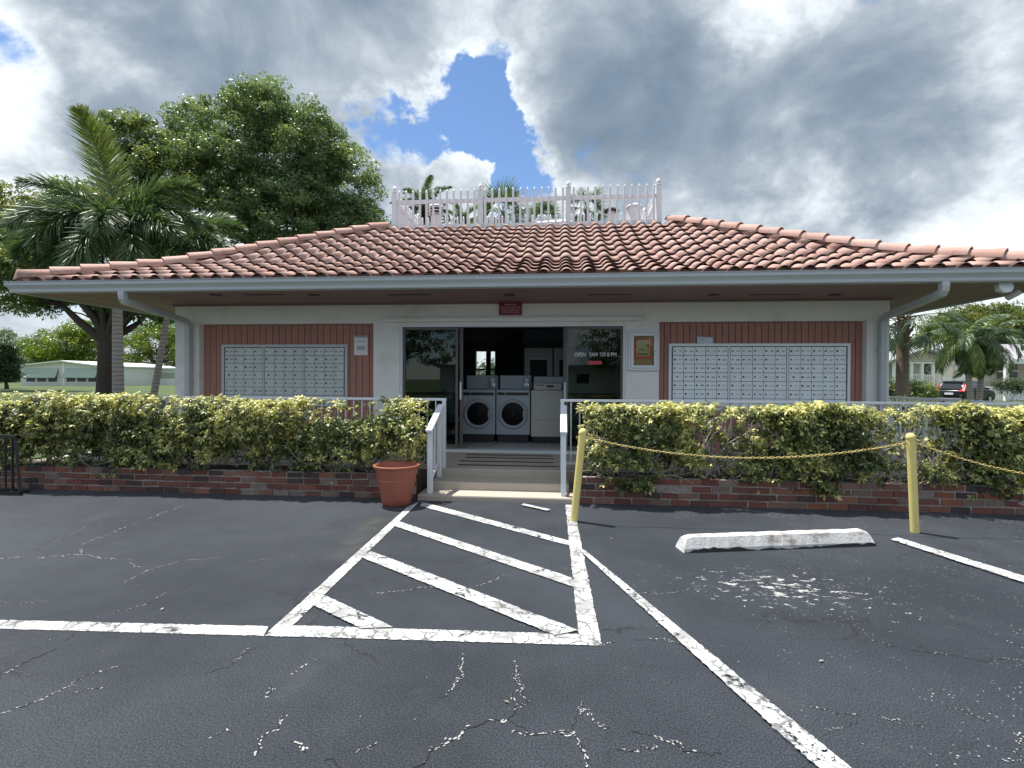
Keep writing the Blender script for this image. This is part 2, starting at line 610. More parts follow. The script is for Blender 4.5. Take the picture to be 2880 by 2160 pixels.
# roof tile: every tile its own tone, weathered
m, t, bs, out = new_mat('clay roof tile')
geo = t.n('ShaderNodeNewGeometry')
pos = geo.outputs['Position']
r = t.math('FRACT', t.math('ADD', t.n('ShaderNodeObjectInfo').outputs['Random'], geo.outputs['Random Per Island']))
c = t.mix(r, (0.40, 0.215, 0.168), (0.53, 0.335, 0.275))
c = t.mix(t.ramp(t.noise(pos, 5.0, 7.0, 0.65), 0.40, 0.75, 0.0, 0.75), c, (0.45, 0.34, 0.295))
c = t.mix(t.ramp(t.noise(pos, 3.1, 8.0, 0.7), 0.58, 0.78, 0.0, 0.75), c, (0.20, 0.105, 0.08))
c = t.mix(t.ramp(t.noise(pos, 60.0, 4.0, 0.6), 0.62, 0.75, 0.0, 0.5), c, (0.16, 0.09, 0.07))
stq = t.n('ShaderNodeVectorMath', operation='MULTIPLY')
t.link(pos, stq.inputs[0])
stq.inputs[1].default_value = (5.0, 0.7, 0.7)
c = t.mix(t.ramp(t.noise(stq.outputs[0], 1.6, 7.0, 0.65), 0.56, 0.74, 0.0, 0.55), c, (0.17, 0.10, 0.08))      # mildew runs
t.link(c, bs.inputs['Base Color'])
bs.inputs['Roughness'].default_value = 0.8
b = t.n('ShaderNodeBump')
b.inputs['Strength'].default_value = 0.3
b.inputs['Distance'].default_value = 0.004
t.link(t.noise(pos, 90.0, 4.0, 0.6), b.inputs['Height'])
t.link(b.outputs[0], bs.inputs['Normal'])
M['tile'] = m
M['tile_edge'] = mat('dark tile edge', (0.085, 0.042, 0.038), 0.9, 0.35, 30.0)  # lip and side faces, coloured darker than the tile top

# sealed asphalt
wear = on_z(2150, 1650)
m, t, bs, out = new_mat('sealed asphalt')
pos = t.n('ShaderNodeNewGeometry').outputs['Position']
c = t.mix(t.ramp(t.noise(pos, 0.42, 7.0, 0.62), 0.32, 0.68), (0.0165, 0.020, 0.026), (0.033, 0.038, 0.046))
c = t.mix(t.ramp(t.noise(pos, 120.0, 6.0, 0.8), 0.36, 0.64), t.mix(1.0, c, (0.22, 0.22, 0.22), 'MULTIPLY'),
          t.mix(1.0, c, (1.95, 1.95, 1.95), 'MULTIPLY'))
# dusty streaks
c = t.mix(t.ramp(t.noise(pos, 1.3, 8.0, 0.7, 0.6), 0.55, 0.80, 0.0, 0.50), c, (0.062, 0.066, 0.074))
c = t.mix(t.ramp(t.noise(pos, 0.9, 4.0, 0.55), 0.60, 0.74, 0.0, 0.55), c, (0.010, 0.011, 0.013))
# hair cracks in the sealer
warp = t.n('ShaderNodeVectorMath', operation='ADD')
nz = t.n('ShaderNodeVectorMath', operation='SCALE')
t.link(t.noise(pos, 3.0, 6.0, 0.65, out=1), nz.inputs[0])
nz.inputs['Scale'].default_value = 0.35
t.link(pos, warp.inputs[0])
t.link(nz.outputs[0], warp.inputs[1])
d1 = t.voronoi(warp.outputs[0], 1.6, 'DISTANCE_TO_EDGE')
m1 = t.math('MULTIPLY', t.ramp(d1, 0.004, 0.014, 1.0, 0.0), t.ramp(t.noise(pos, 0.9, 3.0, 0.5), 0.50, 0.62))
c = t.mix(t.math('MULTIPLY', m1, 0.8), c, (0.012, 0.012, 0.014))
d2 = t.voronoi(warp.outputs[0], 5.5, 'DISTANCE_TO_EDGE')
m2 = t.math('MULTIPLY', t.ramp(d2, 0.01, 0.04, 1.0, 0.0), t.ramp(t.noise(pos, 0.7, 4.0, 0.6), 0.52, 0.66))
c = t.mix(t.math('MULTIPLY', m2, 0.55), c, (0.016, 0.016, 0.018))
# pale grit, thicker to the right of the bay
sx = t.n('ShaderNodeSeparateXYZ')
t.link(pos, sx.inputs[0])
gr = t.voronoi(pos, 34.0, 'F1')
grm = t.math('MULTIPLY', t.ramp(gr, 0.10, 0.16, 1.0, 0.0),
             t.ramp(t.noise(pos, 2.1, 6.0, 0.7), t.ramp(sx.outputs[0], 0.0, 2.2, 0.60, 0.46), t.ramp(sx.outputs[0], 0.0, 2.2, 0.72, 0.62)))
c = t.mix(t.math('MULTIPLY', grm, 0.85), c, (0.42, 0.42, 0.41))
# remains of a white painted emblem
dv = t.n('ShaderNodeVectorMath', operation='SUBTRACT')
t.link(pos, dv.inputs[0])
dv.inputs[1].default_value = (wear.x + 0.12, wear.y, 0)
dsv = t.n('ShaderNodeVectorMath', operation='MULTIPLY')
t.link(dv.outputs[0], dsv.inputs[0])
dsv.inputs[1].default_value = (0.80, 1.55, 0)
ln = t.vmath('LENGTH', dsv.outputs[0], out=1)
st = t.n('ShaderNodeVectorMath', operation='MULTIPLY')
t.link(pos, st.inputs[0])
st.inputs[1].default_value = (1.2, 2.2, 1.0)
fl = t.noise(st.outputs[0], 9.0, 9.0, 0.74, 0.5)
thr = t.ramp(ln, 0.10, 1.35, 0.535, 0.74, smooth=False)
flm = t.ramp(t.math('SUBTRACT', fl, thr), 0.0, 0.02)
c = t.mix(t.math('MULTIPLY', flm, 0.85), c, (0.46, 0.46, 0.44))
# rusty run-off beside the pot
q0, q1 = on_z(1060, 1455), on_z(900, 1640)
t_dir = (q1 - q0)
t_len = t_dir.length
t_dir.normalize()
dv2 = t.n('ShaderNodeVectorMath', operation='SUBTRACT')
t.link(pos, dv2.inputs[0])
dv2.inputs[1].default_value = (q0.x, q0.y, 0)
al = t.vmath('DOT_PRODUCT', dv2.outputs[0], (t_dir.x, t_dir.y, 0), out=1)
ac = t.math('ABSOLUTE', t.vmath('DOT_PRODUCT', dv2.outputs[0], (-t_dir.y, t_dir.x, 0), out=1))
sm = t.math('MULTIPLY', t.ramp(ac, 0.02, 0.16, 1.0, 0.0), t.math('MULTIPLY', t.ramp(al, -0.1, 0.1), t.ramp(al, t_len * 0.35, t_len, 1.0, 0.0)))
c = t.mix(t.math('MULTIPLY', sm, t.ramp(t.noise(pos, 6.0, 6.0, 0.65), 0.35, 0.75, 0.05, 0.5)), c, (0.10, 0.085, 0.05))
t.link(c, bs.inputs['Base Color'])
t.put(bs.inputs['Roughness'], t.ramp(t.noise(pos, 4.0, 4.0, 0.6), 0.3, 0.7, 0.60, 0.78))
bs.inputs['Specular IOR Level'].default_value = 0.16
bs.inputs['Sheen Weight'].default_value = 0.10
bs.inputs['Sheen Roughness'].default_value = 0.4
b = t.n('ShaderNodeBump')
b.inputs['Strength'].default_value = 0.22
b.inputs['Distance'].default_value = 0.006
t.link(t.noise(pos, 160.0, 4.0, 0.7), b.inputs['Height'])
t.link(b.outputs[0], bs.inputs['Normal'])
M['asphalt'] = m

# worn white road paint (chips show the asphalt below)
m, t, bs, out = new_mat('worn white paint')
pos = t.n('ShaderNodeNewGeometry').outputs['Position']
c = t.mix(t.ramp(t.noise(pos, 4.0, 8.0, 0.7), 0.40, 0.66), (0.53, 0.54, 0.53), (0.24, 0.24, 0.235))
c = t.mix(t.ramp(t.noise(pos, 150.0, 3.0, 0.7), 0.45, 0.72, 0.0, 0.6), c, (0.30, 0.30, 0.29))
t.link(c, bs.inputs['Base Color'])
bs.inputs['Roughness'].default_value = 0.8
warp = t.n('ShaderNodeVectorMath', operation='ADD')
nz = t.n('ShaderNodeVectorMath', operation='SCALE')
t.link(t.noise(pos, 9.0, 5.0, 0.65, out=1), nz.inputs[0])
nz.inputs['Scale'].default_value = 0.10
t.link(pos, warp.inputs[0])
t.link(nz.outputs[0], warp.inputs[1])
d1 = t.voronoi(warp.outputs[0], 9.0, 'DISTANCE_TO_EDGE')
ck = t.math('MULTIPLY', t.ramp(d1, 0.015, 0.06, 1.0, 0.0), t.ramp(t.noise(pos, 2.5, 3.0, 0.5), 0.38, 0.50))
chip = t.ramp(t.noise(pos, 5.5, 9.0, 0.74, 0.4), 0.575, 0.63)
chip2 = t.math('MULTIPLY', t.ramp(t.noise(pos, 45.0, 5.0, 0.7), 0.53, 0.60), t.ramp(t.noise(pos, 1.4, 3.0, 0.5), 0.50, 0.64))
hole = t.math('MAXIMUM', t.math('MAXIMUM', t.math('MULTIPLY', ck, 0.65), chip), chip2)
tp = t.n('ShaderNodeBsdfTransparent')
mx = t.n('ShaderNodeMixShader')
t.link(hole, mx.inputs[0])
t.link(bs.outputs[0], mx.inputs[1])
t.link(tp.outputs[0], mx.inputs[2])
t.link(mx.outputs[0], out.inputs[0])
M['roadpaint'] = m

M['stop'] = mat('painted concrete stop', (0.55, 0.545, 0.53), 0.8, 0.08, 9.0, 0.5, 45.0, dirt=(0.27, 0.225, 0.19), dscale=6.0, dlo=0.48, dhi=0.68)
M['crackpale'] = mat('sandy crack', (0.34, 0.34, 0.325), 0.95, 0.5, 40.0)
M['crackdark'] = mat('dark crack', (0.010, 0.010, 0.012), 0.95, 0.2, 40.0)

# lawn
m, t, bs, out = new_mat('lawn')
pos = t.n('ShaderNodeNewGeometry').outputs['Position']
c = t.mix(t.ramp(t.noise(pos, 0.35, 6.0, 0.6), 0.35, 0.65), (0.055, 0.10, 0.022), (0.105, 0.135, 0.035))
c = t.mix(t.ramp(t.noise(pos, 14.0, 4.0, 0.7), 0.35, 0.7), c, (0.035, 0.065, 0.015))
t.link(c, bs.inputs['Base Color'])
bs.inputs['Roughness'].default_value = 0.9
b = t.n('ShaderNodeBump')
b.inputs['Strength'].default_value = 0.9
b.inputs['Distance'].default_value = 0.08
t.link(t.noise(pos, 30.0, 4.0, 0.7), b.inputs['Height'])
t.link(b.outputs[0], bs.inputs['Normal'])
M['lawn'] = m


# ------------------------------------------------------------------ ground
def ground_z(x, y):
    def sst(a, b, v):
        v = min(1, max(0, (v - a) / (b - a)))
        return v * v * (3 - 2 * v)
    k = sst(9, 26, y)
    side = sst(-10, 14, x)
    return -0.05 + k * ((1 - side) * 0.42 + side * (-0.12))


xs = sorted(set([-900, -500, -300, -180, -120] + list(range(-90, 91, 5)) + [120, 180, 300, 500, 900]))
ys = sorted(set([-900, -400, -150, -60, -20, 0] + list(range(6, 40, 2)) + list(range(40, 121, 10)) + [160, 250, 400, 900]))
mb = MB()
mb.v = [(x, y, ground_z(x, y)) for y in ys for x in xs]
nx = len(xs)
mb.f = [(j * nx + i, j * nx + i + 1, (j + 1) * nx + i + 1, (j + 1) * nx + i) for j in range(len(ys) - 1) for i in range(nx - 1)]
mb.build('ground', M['lawn'], smooth=True, kind='structure')

lot = MB()
lot.add([(-34, -26, 0), (34, -26, 0), (34, 6.75, 0), (-34, 6.75, 0)], [(0, 1, 2, 3)])
lot = lot.build('parking_lot', M['asphalt'], kind='structure')

_lvl = [0.004]


def stripe(a0, a1, b0, b1, name='painted_line', seg=90, jit=0.0028):
    """painted band: edge A from pixel a0 to a1, edge B from b0 to b1, both on the asphalt"""
    A0, A1, B0, B1 = (on_z(*p) for p in (a0, a1, b0, b1))
    z = _lvl[0]
    _lvl[0] += 0.0012
    vs, fs = [], []
    for i in range(seg + 1):
        k = i / seg
        p, q = A0.lerp(A1, k), B0.lerp(B1, k)
        s = (q - p).normalized()
        p = p + s * random.gauss(0, jit)
        q = q + s * random.gauss(0, jit)
        vs += [(p.x, p.y, z), (q.x, q.y, z)]
        if i:
            n = 2 * i
            fs.append((n - 2, n - 1, n + 1, n))
    return MB().add(vs, fs).build(name, M['roadpaint'], lot)


stripe((-900, 1724), (755, 1763), (-900, 1745), (742, 1790), seg=200)
stripe((800, 1760), (1640, 1786), (745, 1790), (1693, 1818), seg=160)
stripe((1146, 1427), (749, 1784), (1180, 1412), (822, 1763))
stripe((1590, 1421), (1627, 1784), (1613, 1422), (1692, 1815))
stripe((1187, 1413), (1604, 1524), (1182, 1425), (1606, 1538))
stripe((1120, 1468), (1612, 1629), (1108, 1481), (1616, 1655))
stripe((1043, 1553), (1627, 1777), (1017, 1571), (1562, 1791))
stripe((911, 1678), (1107, 1769), (876, 1704), (1015, 1772))
stripe((1618, 1540), (2293, 2160), (1645, 1552), (2384, 2160), seg=170)
stripe((2293, 2160), (2700, 2535), (2384, 2160), (2850, 2545), seg=24)
stripe((2526, 1516), (2880, 1625), (2504, 1521), (2880, 1644))
stripe((2880, 1625), (3600, 1850), (2880, 1644), (3600, 1900))
stripe((1465, 1424), (1538, 1440), (1472, 1420), (1548, 1437), seg=8, name='paint_flake')


def crack(pix, w=0.006, pale=0.6, name='crack'):
    """hairline with crumbs of pale grit along it"""
    P = [on_z(*p) for p in pix]
    pts = [P[0]]
    for a, b in zip(P, P[1:]):
        n = max(2, int((b - a).length / 0.022))
        d = (b - a).normalized()
        s = Vector((-d.y, d.x, 0))
        off, slow = 0.0, 0.0
        for i in range(1, n + 1):
            slow = slow * 0.96 + random.gauss(0, 0.008)
            off = off * 0.55 + random.gauss(0, 0.007)
            k = min(1.0, 4 * min(i, n - i) / n)
            pts.append(a.lerp(b, i / n) + s * (off + slow * k))
    vs, fs, gv, gf = [], [], [], []
    drop = 0.0
    for i in range(len(pts) - 1):
        a, b = pts[i], pts[i + 1]
        d = (b - a).normalized()
        sd = Vector((-d.y, d.x, 0))
        if i % 4 == 0:
            drop = random.random()
        if drop < 0.85:
            s = sd * w * random.uniform(0.10, 0.42)
            n = len(vs)
            vs += [(*(a + s).xy, 0.0022), (*(a - s).xy, 0.0022), (*(b - s).xy, 0.0022), (*(b + s).xy, 0.0022)]
            fs.append((n, n + 1, n + 2, n + 3))
        if drop < pale:
            for q in range(random.choice((1, 2, 2, 3))):
                c_ = a.lerp(b, random.random()) + sd * random.gauss(0, w * 0.9)
                r_ = w * random.uniform(0.25, 0.95)
                an = random.uniform(0, 6.28)
                n = len(gv)
                m_ = random.choice((4, 5, 6))
                for k in range(m_):
                    t_ = an + 6.283 * k / m_
                    e = r_ * random.uniform(0.5, 1.2)
                    v_ = d * (1.7 * e * math.cos(t_)) + sd * (0.75 * e * math.sin(t_))
                    gv.append((c_.x + v_.x, c_.y + v_.y, 0.0030))
                gf.append(tuple(range(n, n + m_)))
    if fs:
        MB().add(vs, fs).build(name, M['crackdark'], lot, fix=False)
    if gf:
        MB().add(gv, gf).build('grit', M['crackpale'], lot, fix=False, kind='stuff')


for pts_, w_, p_ in (
    (((1160, 2160), (1230, 2110), (1290, 2075), (1330, 2045), (1400, 2030), (1430, 2020)), 0.010, 0.35),
    (((1430, 2020), (1455, 1985), (1462, 1930), (1450, 1885)), 0.007, 0.6),
    (((1430, 2020), (1500, 2070), (1610, 2065)), 0.006, 0.6),
    (((1300, 1840), (1303, 1890), (1270, 1940), (1235, 1965)), 0.007, 0.7),
    (((700, 1820), (640, 1880), (560, 1900)), 0.005, 0.6),
    (((860, 1870), (800, 1905), (765, 1930), (755, 1970), (805, 1998), (775, 2050), (725, 2090), (718, 2125)), 0.008, 0.8),
    (((820, 2085), (860, 2115), (930, 2140), (960, 2160)), 0.009, 0.7),
    (((207, 1782), (150, 1830), (80, 1860), (0, 1900)), 0.008, 0.5),
    (((0, 2010), (110, 1970), (200, 1920), (330, 1875)), 0.006, 0.7),
    (((210, 1950), (290, 1935), (390, 1900)), 0.005, 0.5),
    (((510, 2105), (590, 2075), (650, 2060)), 0.006, 0.7),
    (((0, 1572), (130, 1568), (210, 1560), (360, 1575), (400, 1600)), 0.008, 0.8),
    (((230, 1555), (250, 1525), (330, 1490), (430, 1455), (520, 1420)), 0.007, 0.8),
    (((350, 1640), (420, 1605), (500, 1580), (620, 1570)), 0.006, 0.8),
    (((320, 1725), (420, 1700), (470, 1665), (540, 1645)), 0.005, 0.6),
    (((130, 1530), (250, 1480), (360, 1465)), 0.005, 0.8),
    (((700, 1580), (800, 1570), (900, 1555)), 0.005, 0.9),
    (((1050, 1668), (1150, 1660), (1220, 1652)), 0.006, 0.95),
    (((1320, 1655), (1380, 1635), (1440, 1620)), 0.006, 0.95),
    (((840, 1690), (900, 1660), (925, 1640)), 0.006, 0.1),
    (((750, 1785), (800, 1735), (845, 1690)), 0.006, 0.1),
    (((1694, 1814), (1770, 1800), (1860, 1797), (1960, 1820)), 0.006, 0.7),
    (((1800, 1672), (1880, 1668), (1975, 1660)), 0.006, 0.95),
    (((1625, 1990), (1700, 2045), (1790, 2060), (1900, 2090), (1980, 2120), (2020, 2110)), 0.007, 0.6),
    (((1440, 2062), (1540, 2065), (1610, 2066), (1625, 2110), (1640, 2160)), 0.008, 0.6),
    (((1640, 1975), (1630, 2000), (1615, 2050), (1630, 2100)), 0.006, 0.8),
    (((1450, 1860), (1463, 1925), (1455, 1990), (1440, 2000)), 0.006, 0.8),
    (((1735, 2110), (1800, 2115), (1850, 2097)), 0.006, 0.85),
    (((2280, 1990), (2400, 2010), (2540, 2030)), 0.005, 0.5),
    (((2300, 2080), (2360, 2045), (2450, 2020), (2600, 2050)), 0.004, 0.6),
    (((2660, 1985), (2720, 2010), (2780, 2030)), 0.005, 0.9),
    (((2450, 1800), (2550, 1830), (2700, 1850), (2880, 1860)), 0.005, 0.4),
    (((2820, 2140), (2860, 2120), (2880, 2060)), 0.005, 0.9),
    (((0, 1690), (60, 1700), (130, 1690)), 0.004, 0.8),
    (((1030, 2160), (1000, 2120), (1060, 2095)), 0.005, 0.8),
):
    crack(pts_, w_, p_)

# fallen bits on the asphalt
bits_v, bits_f, bits_t = [], [], []
for i in range(46):
    p = on_z(random.uniform(0, 2880), 1470 + 690 * random.random() ** 0.8)
    s = random.uniform(0.003, 0.008) if i > 6 else random.uniform(0.012, 0.020)
    a = random.uniform(0, math.pi)
    ca, sa = math.cos(a), math.sin(a)
    n = len(bits_v)
    for u, v, h in ((-1, 0, 0), (0, -0.45, 0.3), (1, 0, 0), (0, 0.45, 0.35)):
        bits_v.append((p.x + s * (u * ca - v * sa), p.y + s * (u * sa + v * ca), 0.0075 + 0.4 * h * s))
        bits_t.append(random.choice(((0.40, 0.39, 0.36), (0.45, 0.45, 0.43), (0.26, 0.17, 0.08), (0.35, 0.31, 0.20))))
    bits_t[-4:] = [bits_t[-1]] * 4
    bits_f.append((n, n + 1, n + 2, n + 3))
link('litter', np_mesh('litter', bits_v, bits_f, M['leaf'], np.array(bits_t)), kind='stuff',
     label='scattered dry leaf bits and grit on the asphalt', category='litter')

# ------------------------------------------------------------------ terrace and steps
YW, YP, YD = 8.65, 8.78, 8.78          # wall face, recessed boards, door plane
ZT, ZF = 0.28, 0.31                    # terrace, floor inside
TX0, TX1 = -7.7, 5.85
terrace = MB().box(TX0, TX1, 7.03, 8.78, -0.1, ZT).box(TX0, X(493, YW) - 0.0, 8.78, 15.0, -0.1, ZT)
terrace.box(X(2500, YW), TX1, 8.78, 17.0, -0.1, ZT)
terrace = terrace.build('terrace', M['concrete'], kind='structure', bevel=0.015)
steps = bpy.data.objects.new('entry_steps', None)
C.objects.link(steps)
steps['kind'] = 'structure'
MB().box(-1.76, 0.17, 6.33, 6.98, -0.05, 0.075).build('step', M['concrete'], steps, bevel=0.02)
MB().box(-1.68, 0.11, 6.65, 7.028, 0.0, 0.178).build('step', M['concrete'], steps, bevel=0.018)
for (xa, xb, yy) in ((980, 1752, 92), (980, 1762, 117), (920, 1762, 150), (905, 1805, 185)):
    a = on_z(1000 + xa / 3.16, 1250 + yy / 3.16, ZT)
    b_ = on_z(1000 + xb / 3.16, 1250 + (yy + 10) / 3.16, ZT)
    ym = (a.y + b_.y) / 2
    MB().box(a.x, b_.x, ym - 0.03, ym + 0.03, ZT - 0.01, ZT + 0.005).build('grip_strip', M['black'], terrace)

# ------------------------------------------------------------------ laundry building
bld = thing('laundry_building', 'low white stucco laundry building with red clay tile hip roof and open sliding door', 'building', (-0.8, 12.4, 0))
bld_inv = Matrix.Translation((0.8, -12.4, 0))


def part(mb, name, material, parent=None, **kw):
    """part given in world coordinates, parented under the building (or a part that sits at the building's origin)"""
    o = mb.xf(bld_inv).build(name, material, parent or bld, **kw)
    return o


XL, XR = X(493, YW), X(2500, YW)
YB = 16.2                                           # back wall
ZS = 2.775                                          # soffit height
PLx0, PLx1 = X(560, YW), X(1050, YW)
PRx0, PRx1 = X(1853, YW), X(2437, YW)
DX0, DX1 = X(1130, YD), X(1757, YD)
ZPL, ZPR = Z(800, 911, YW), Z(2130, 903, YW)
ZP = (ZPL + ZPR) / 2
ZD = Z(1440, 913, YD)
w = MB()
TH = 0.28
# front wall with two recesses and the door opening
w.box(XL, PLx0, YW, YW + TH, -0.05, ZP)
w.box(PLx1, DX0, YW, YW + TH, -0.05, ZP)
w.box(DX1, PRx0, YW, YW + TH, -0.05, ZP)
w.box(PRx1, XR, YW, YW + TH, -0.05, ZP)
w.box(XL, XR, YW, YW + TH, ZP, ZS + 0.05)
if ZD < ZP:
    w.box(DX0, DX1, YW + 0.0, YW + TH, ZD, ZP)
# sides and back
w.box(XL, XL + 0.2, YW + TH, YB, -0.05, ZS + 0.05)
w.box(XR - 0.2, XR, YW + TH, YB, -0.05, ZS + 0.05)
wx0, wx1 = X(1338, YB), X(1392, YB)
wz0, wz1 = 1.35, Z(1365, 988, YB)
w.box(XL, wx0, YB, YB + 0.2, -0.05, ZS + 0.05)
w.box(wx1, XR, YB, YB + 0.2, -0.05, ZS + 0.05)
w.box(wx0, wx1, YB, YB + 0.2, -0.05, wz0)
w.box(wx0, wx1, YB, YB + 0.2, wz1, ZS + 0.05)
wall = part(w, 'wall', M['stucco'])
# inside lining
li = MB()
li.box(XL + 0.2, XR - 0.2, YW + TH, YB - 0.002, ZS - 0.1, ZS - 0.02)
li.box(XL + 0.202, XL + 0.23, YW + TH + 0.001, YB - 0.01, ZF, ZS - 0.1)
li.box(XR - 0.23, XR - 0.202, YW + TH + 0.001, YB - 0.01, ZF, ZS - 0.1)
li.box(XL + 0.23, wx0, YB - 0.03, YB - 0.004, ZF, ZS - 0.1)
li.box(wx1, XR - 0.23, YB - 0.03, YB - 0.004, ZF, ZS - 0.1)
li.box(X(1470, 12.3), XR - 0.24, 12.4, 12.5, ZF, ZS - 0.1)
part(li, 'interior_wall', M['inwall'])
bw = part(MB().box(wx0, wx1, YB + 0.05, YB + 0.06, wz0, wz1), 'window', M['clear'])
mx_ = X(1373, YB)
part(MB().box(mx_ - 0.075, mx_ + 0.075, YB + 0.03, YB + 0.09, wz0, wz1), 'mullion', M['bronze'], bw)
part(MB().box(wx0, wx1, YB + 0.02, YB + 0.10, wz0 + 0.42, wz0 + 0.47), 'mullion', M['bronze'], bw)
# floor inside
fl = part(MB().box(XL + 0.23, XR - 0.23, YW + 0.02, YB, ZF - 0.05, ZF - 0.008), 'interior_floor', M['mortar'])
tme = MB().box(-0.221, 0.221, -0.221, 0.221, -0.02, 0.0).mesh('floor_tile', M['intile'])
for i in range(6):
    for j in range(3):
        o = link('floor_tile', tme, fl)
        o.location = bld_inv @ Vector((DX0 + 1.3 + i * 0.45, YD + 0.32 + j * 0.45, ZF))
part(MB().box(DX0 - 0.02, DX1 + 0.02, YW - 0.03, YD + 0.07, ZT - 0.02, ZF + 0.012), 'threshold', M['alu'])

# recessed board panels, every board a piece
for (xa, xb, n) in ((PLx0, PLx1, 27), (PRx0, PRx1, 31)):
    pn = part(MB().box(xa + 0.002, xb - 0.002, YP + 0.012, YP + 0.10, ZT, ZP - 0.002), 'board_panel', M['groove'])
    bwid = (xb - xa) / n
    me = MB().box(0.005, bwid - 0.005, 0, 0.02, ZT + 0.003, ZP - 0.004).mesh('board', M['board'])
    for i in range(n):
        o = link('board', me, pn)
        o.location = bld_inv @ Vector((xa + i * bwid, YP - 0.008 + random.uniform(-0.0012, 0.0012), 0))

# soffit
ZSo = ZS
YE = 7.26
XE0, XE1 = on_y(62, 790, YE).x, on_y(3040, 790, YE).x
RUN = 4.21
DEPTH = 2 * RUN + 2.05
YE2 = YE + DEPTH
so = part(MB().box(XL + 0.0, XR, YE + 0.0, YW, ZSo, ZSo + 0.03), 'soffit', M['soffit'])
part(MB().box(XL, XR, YB + 0.2, YE2, ZSo, ZSo + 0.03), 'soffit_plank', M['soffit'], so)
for (xa, xb, n) in ((XE0, XL, 13), (XR, XE1, 13)):
    pw = (xb - xa) / n
    for i in range(n):
        part(MB().box(xa + i * pw + 0.007, xa + (i + 1) * pw - 0.007, YE, YE2, ZSo + random.uniform(0, 0.004), ZSo + 0.028), 'soffit_plank', M['soffit'], so)
part(MB().box(XE0, XE1, YE, YE2, ZSo + 0.032, ZSo + 0.05), 'soffit_deck', M['groove'], so)
for xa, xb in ((530, 617), (838, 930), (1270, 1363), (1620, 1727)):
    p0, p1 = on_z(xa * 1.302, 829, ZSo), on_z(xb * 1.302, 829, ZSo)
    part(MB().box(p0.x, p1.x, p0.y - 0.035, p0.y + 0.035, ZSo - 0.004, ZSo + 0.01), 'soffit_vent', M['slot'], so)
for xc in (466, 678, 1101, 1543, 1803):
    p0 = on_z(xc * 1.302, 829, ZSo)
    part(MB().lathe([(0.09, 0.0), (0.09, -0.006), (0.05, -0.008)], 16, (p0.x, p0.y, ZSo)), 'downlight', M['slot'], so)
# red brown trim where wall and soffit meet
part(MB().box(XL - 0.03, XR + 0.03, YW - 0.03, YW - 0.001, ZS - 0.035, ZS - 0.001), 'cornice_strip', M['soffit'])

# fascia + gutters
part(MB().box(XE0, XE1, YE - 0.02, YE, ZS - 0.02, 2.905), 'fascia', M['gutter'])
part(MB().box(XE0 - 0.02, XE0, YE - 0.02, YE2, ZS - 0.02, 2.905), 'fascia', M['gutter'])
part(MB().box(XE1, XE1 + 0.02, YE - 0.02, YE2, ZS - 0.02, 2.905), 'fascia', M['gutter'])
GP = [(0.0, 0.0), (0.075, 0.0), (0.080, 0.012), (0.082, 0.045), (0.10, 0.075), (0.122, 0.10), (0.124, 0.132), (0.118, 0.136), (0.118, 0.150), (0.130, 0.150), (0.130, 0.158),
      (0.112, 0.158), (0.112, 0.128), (0.075, 0.05), (0.07, 0.010), (0.0, 0.010)]
ZG = 2.762


def gutter(side):
    vs = []
    for d, z in GP:
        if side == 'f':
            vs.append((XE0 - 0.02 - d, YE - 0.02 - d, ZG + z))
        elif side == 'l':
            vs.append((XE0 - 0.02 - d, YE - 0.02 - d, ZG + z))
        else:
            vs.append((XE1 + 0.02 + d, YE - 0.02 - d, ZG + z))
    for d, z in GP:
        if side == 'f':
            vs.append((XE1 + 0.02 + d, YE - 0.02 - d, ZG + z))
        elif side == 'l':
            vs.append((XE0 - 0.02 - d, YE2 + 0.1, ZG + z))
        else:
            vs.append((XE1 + 0.02 + d, YE2 + 0.1, ZG + z))
    n = len(GP)
    fs = [(i, (i + 1) % n, n + (i + 1) % n, n + i) for i in range(n)]
    return MB().add(vs, fs)


for sd in 'flr':
    part(gutter(sd), 'gutter', M['gutter'])


def downspout(p_top, p_wall, zlow):
    g = on_y(*p_top, YE - 0.07)
    wl = on_y(*p_wall, YW - 0.07)
    g.z = ZG + 0.004
    pts = [g, g - Vector((0, 0, 0.06))]
    a = g - Vector((0, 0, 0.14))
    e1 = a.lerp(wl, 0.06)
    pts += [g + Vector((0, 0.005, -0.10)), a.lerp(wl, 0.03) + Vector((0, 0, 0.0)), e1]
    pts += [a.lerp(wl, 0.2), a.lerp(wl, 0.5), a.lerp(wl, 0.9), a.lerp(wl, 0.97) - Vector((0, 0, 0.01))]
    pts += [wl - Vector((0, 0, 0.07)), wl - Vector((0, 0, 0.14)), Vector((wl.x, wl.y, 1.2)), Vector((wl.x, wl.y, zlow))]
    d = part(MB().tube(pts, 0.066, 4), 'downspout', M['gutter'], bevel=0.012)
    part(MB().box(wl.x - 0.06, wl.x + 0.06, wl.y - 0.045, YW, 1.95, 1.98), 'strap', M['gutter'], d)


downspout((345, 815), (530, 905), ZT)
downspout((2655, 800), (2483, 893), ZT)

# ------------------------------------------------------------------ tiled roof
RB, TA, TB = 1.30, 0.36, 0.494
ZE = 2.905


def roof_z(r):
    return ZE + (TA * r if r < RB else TA * RB + TB * (r - RB))


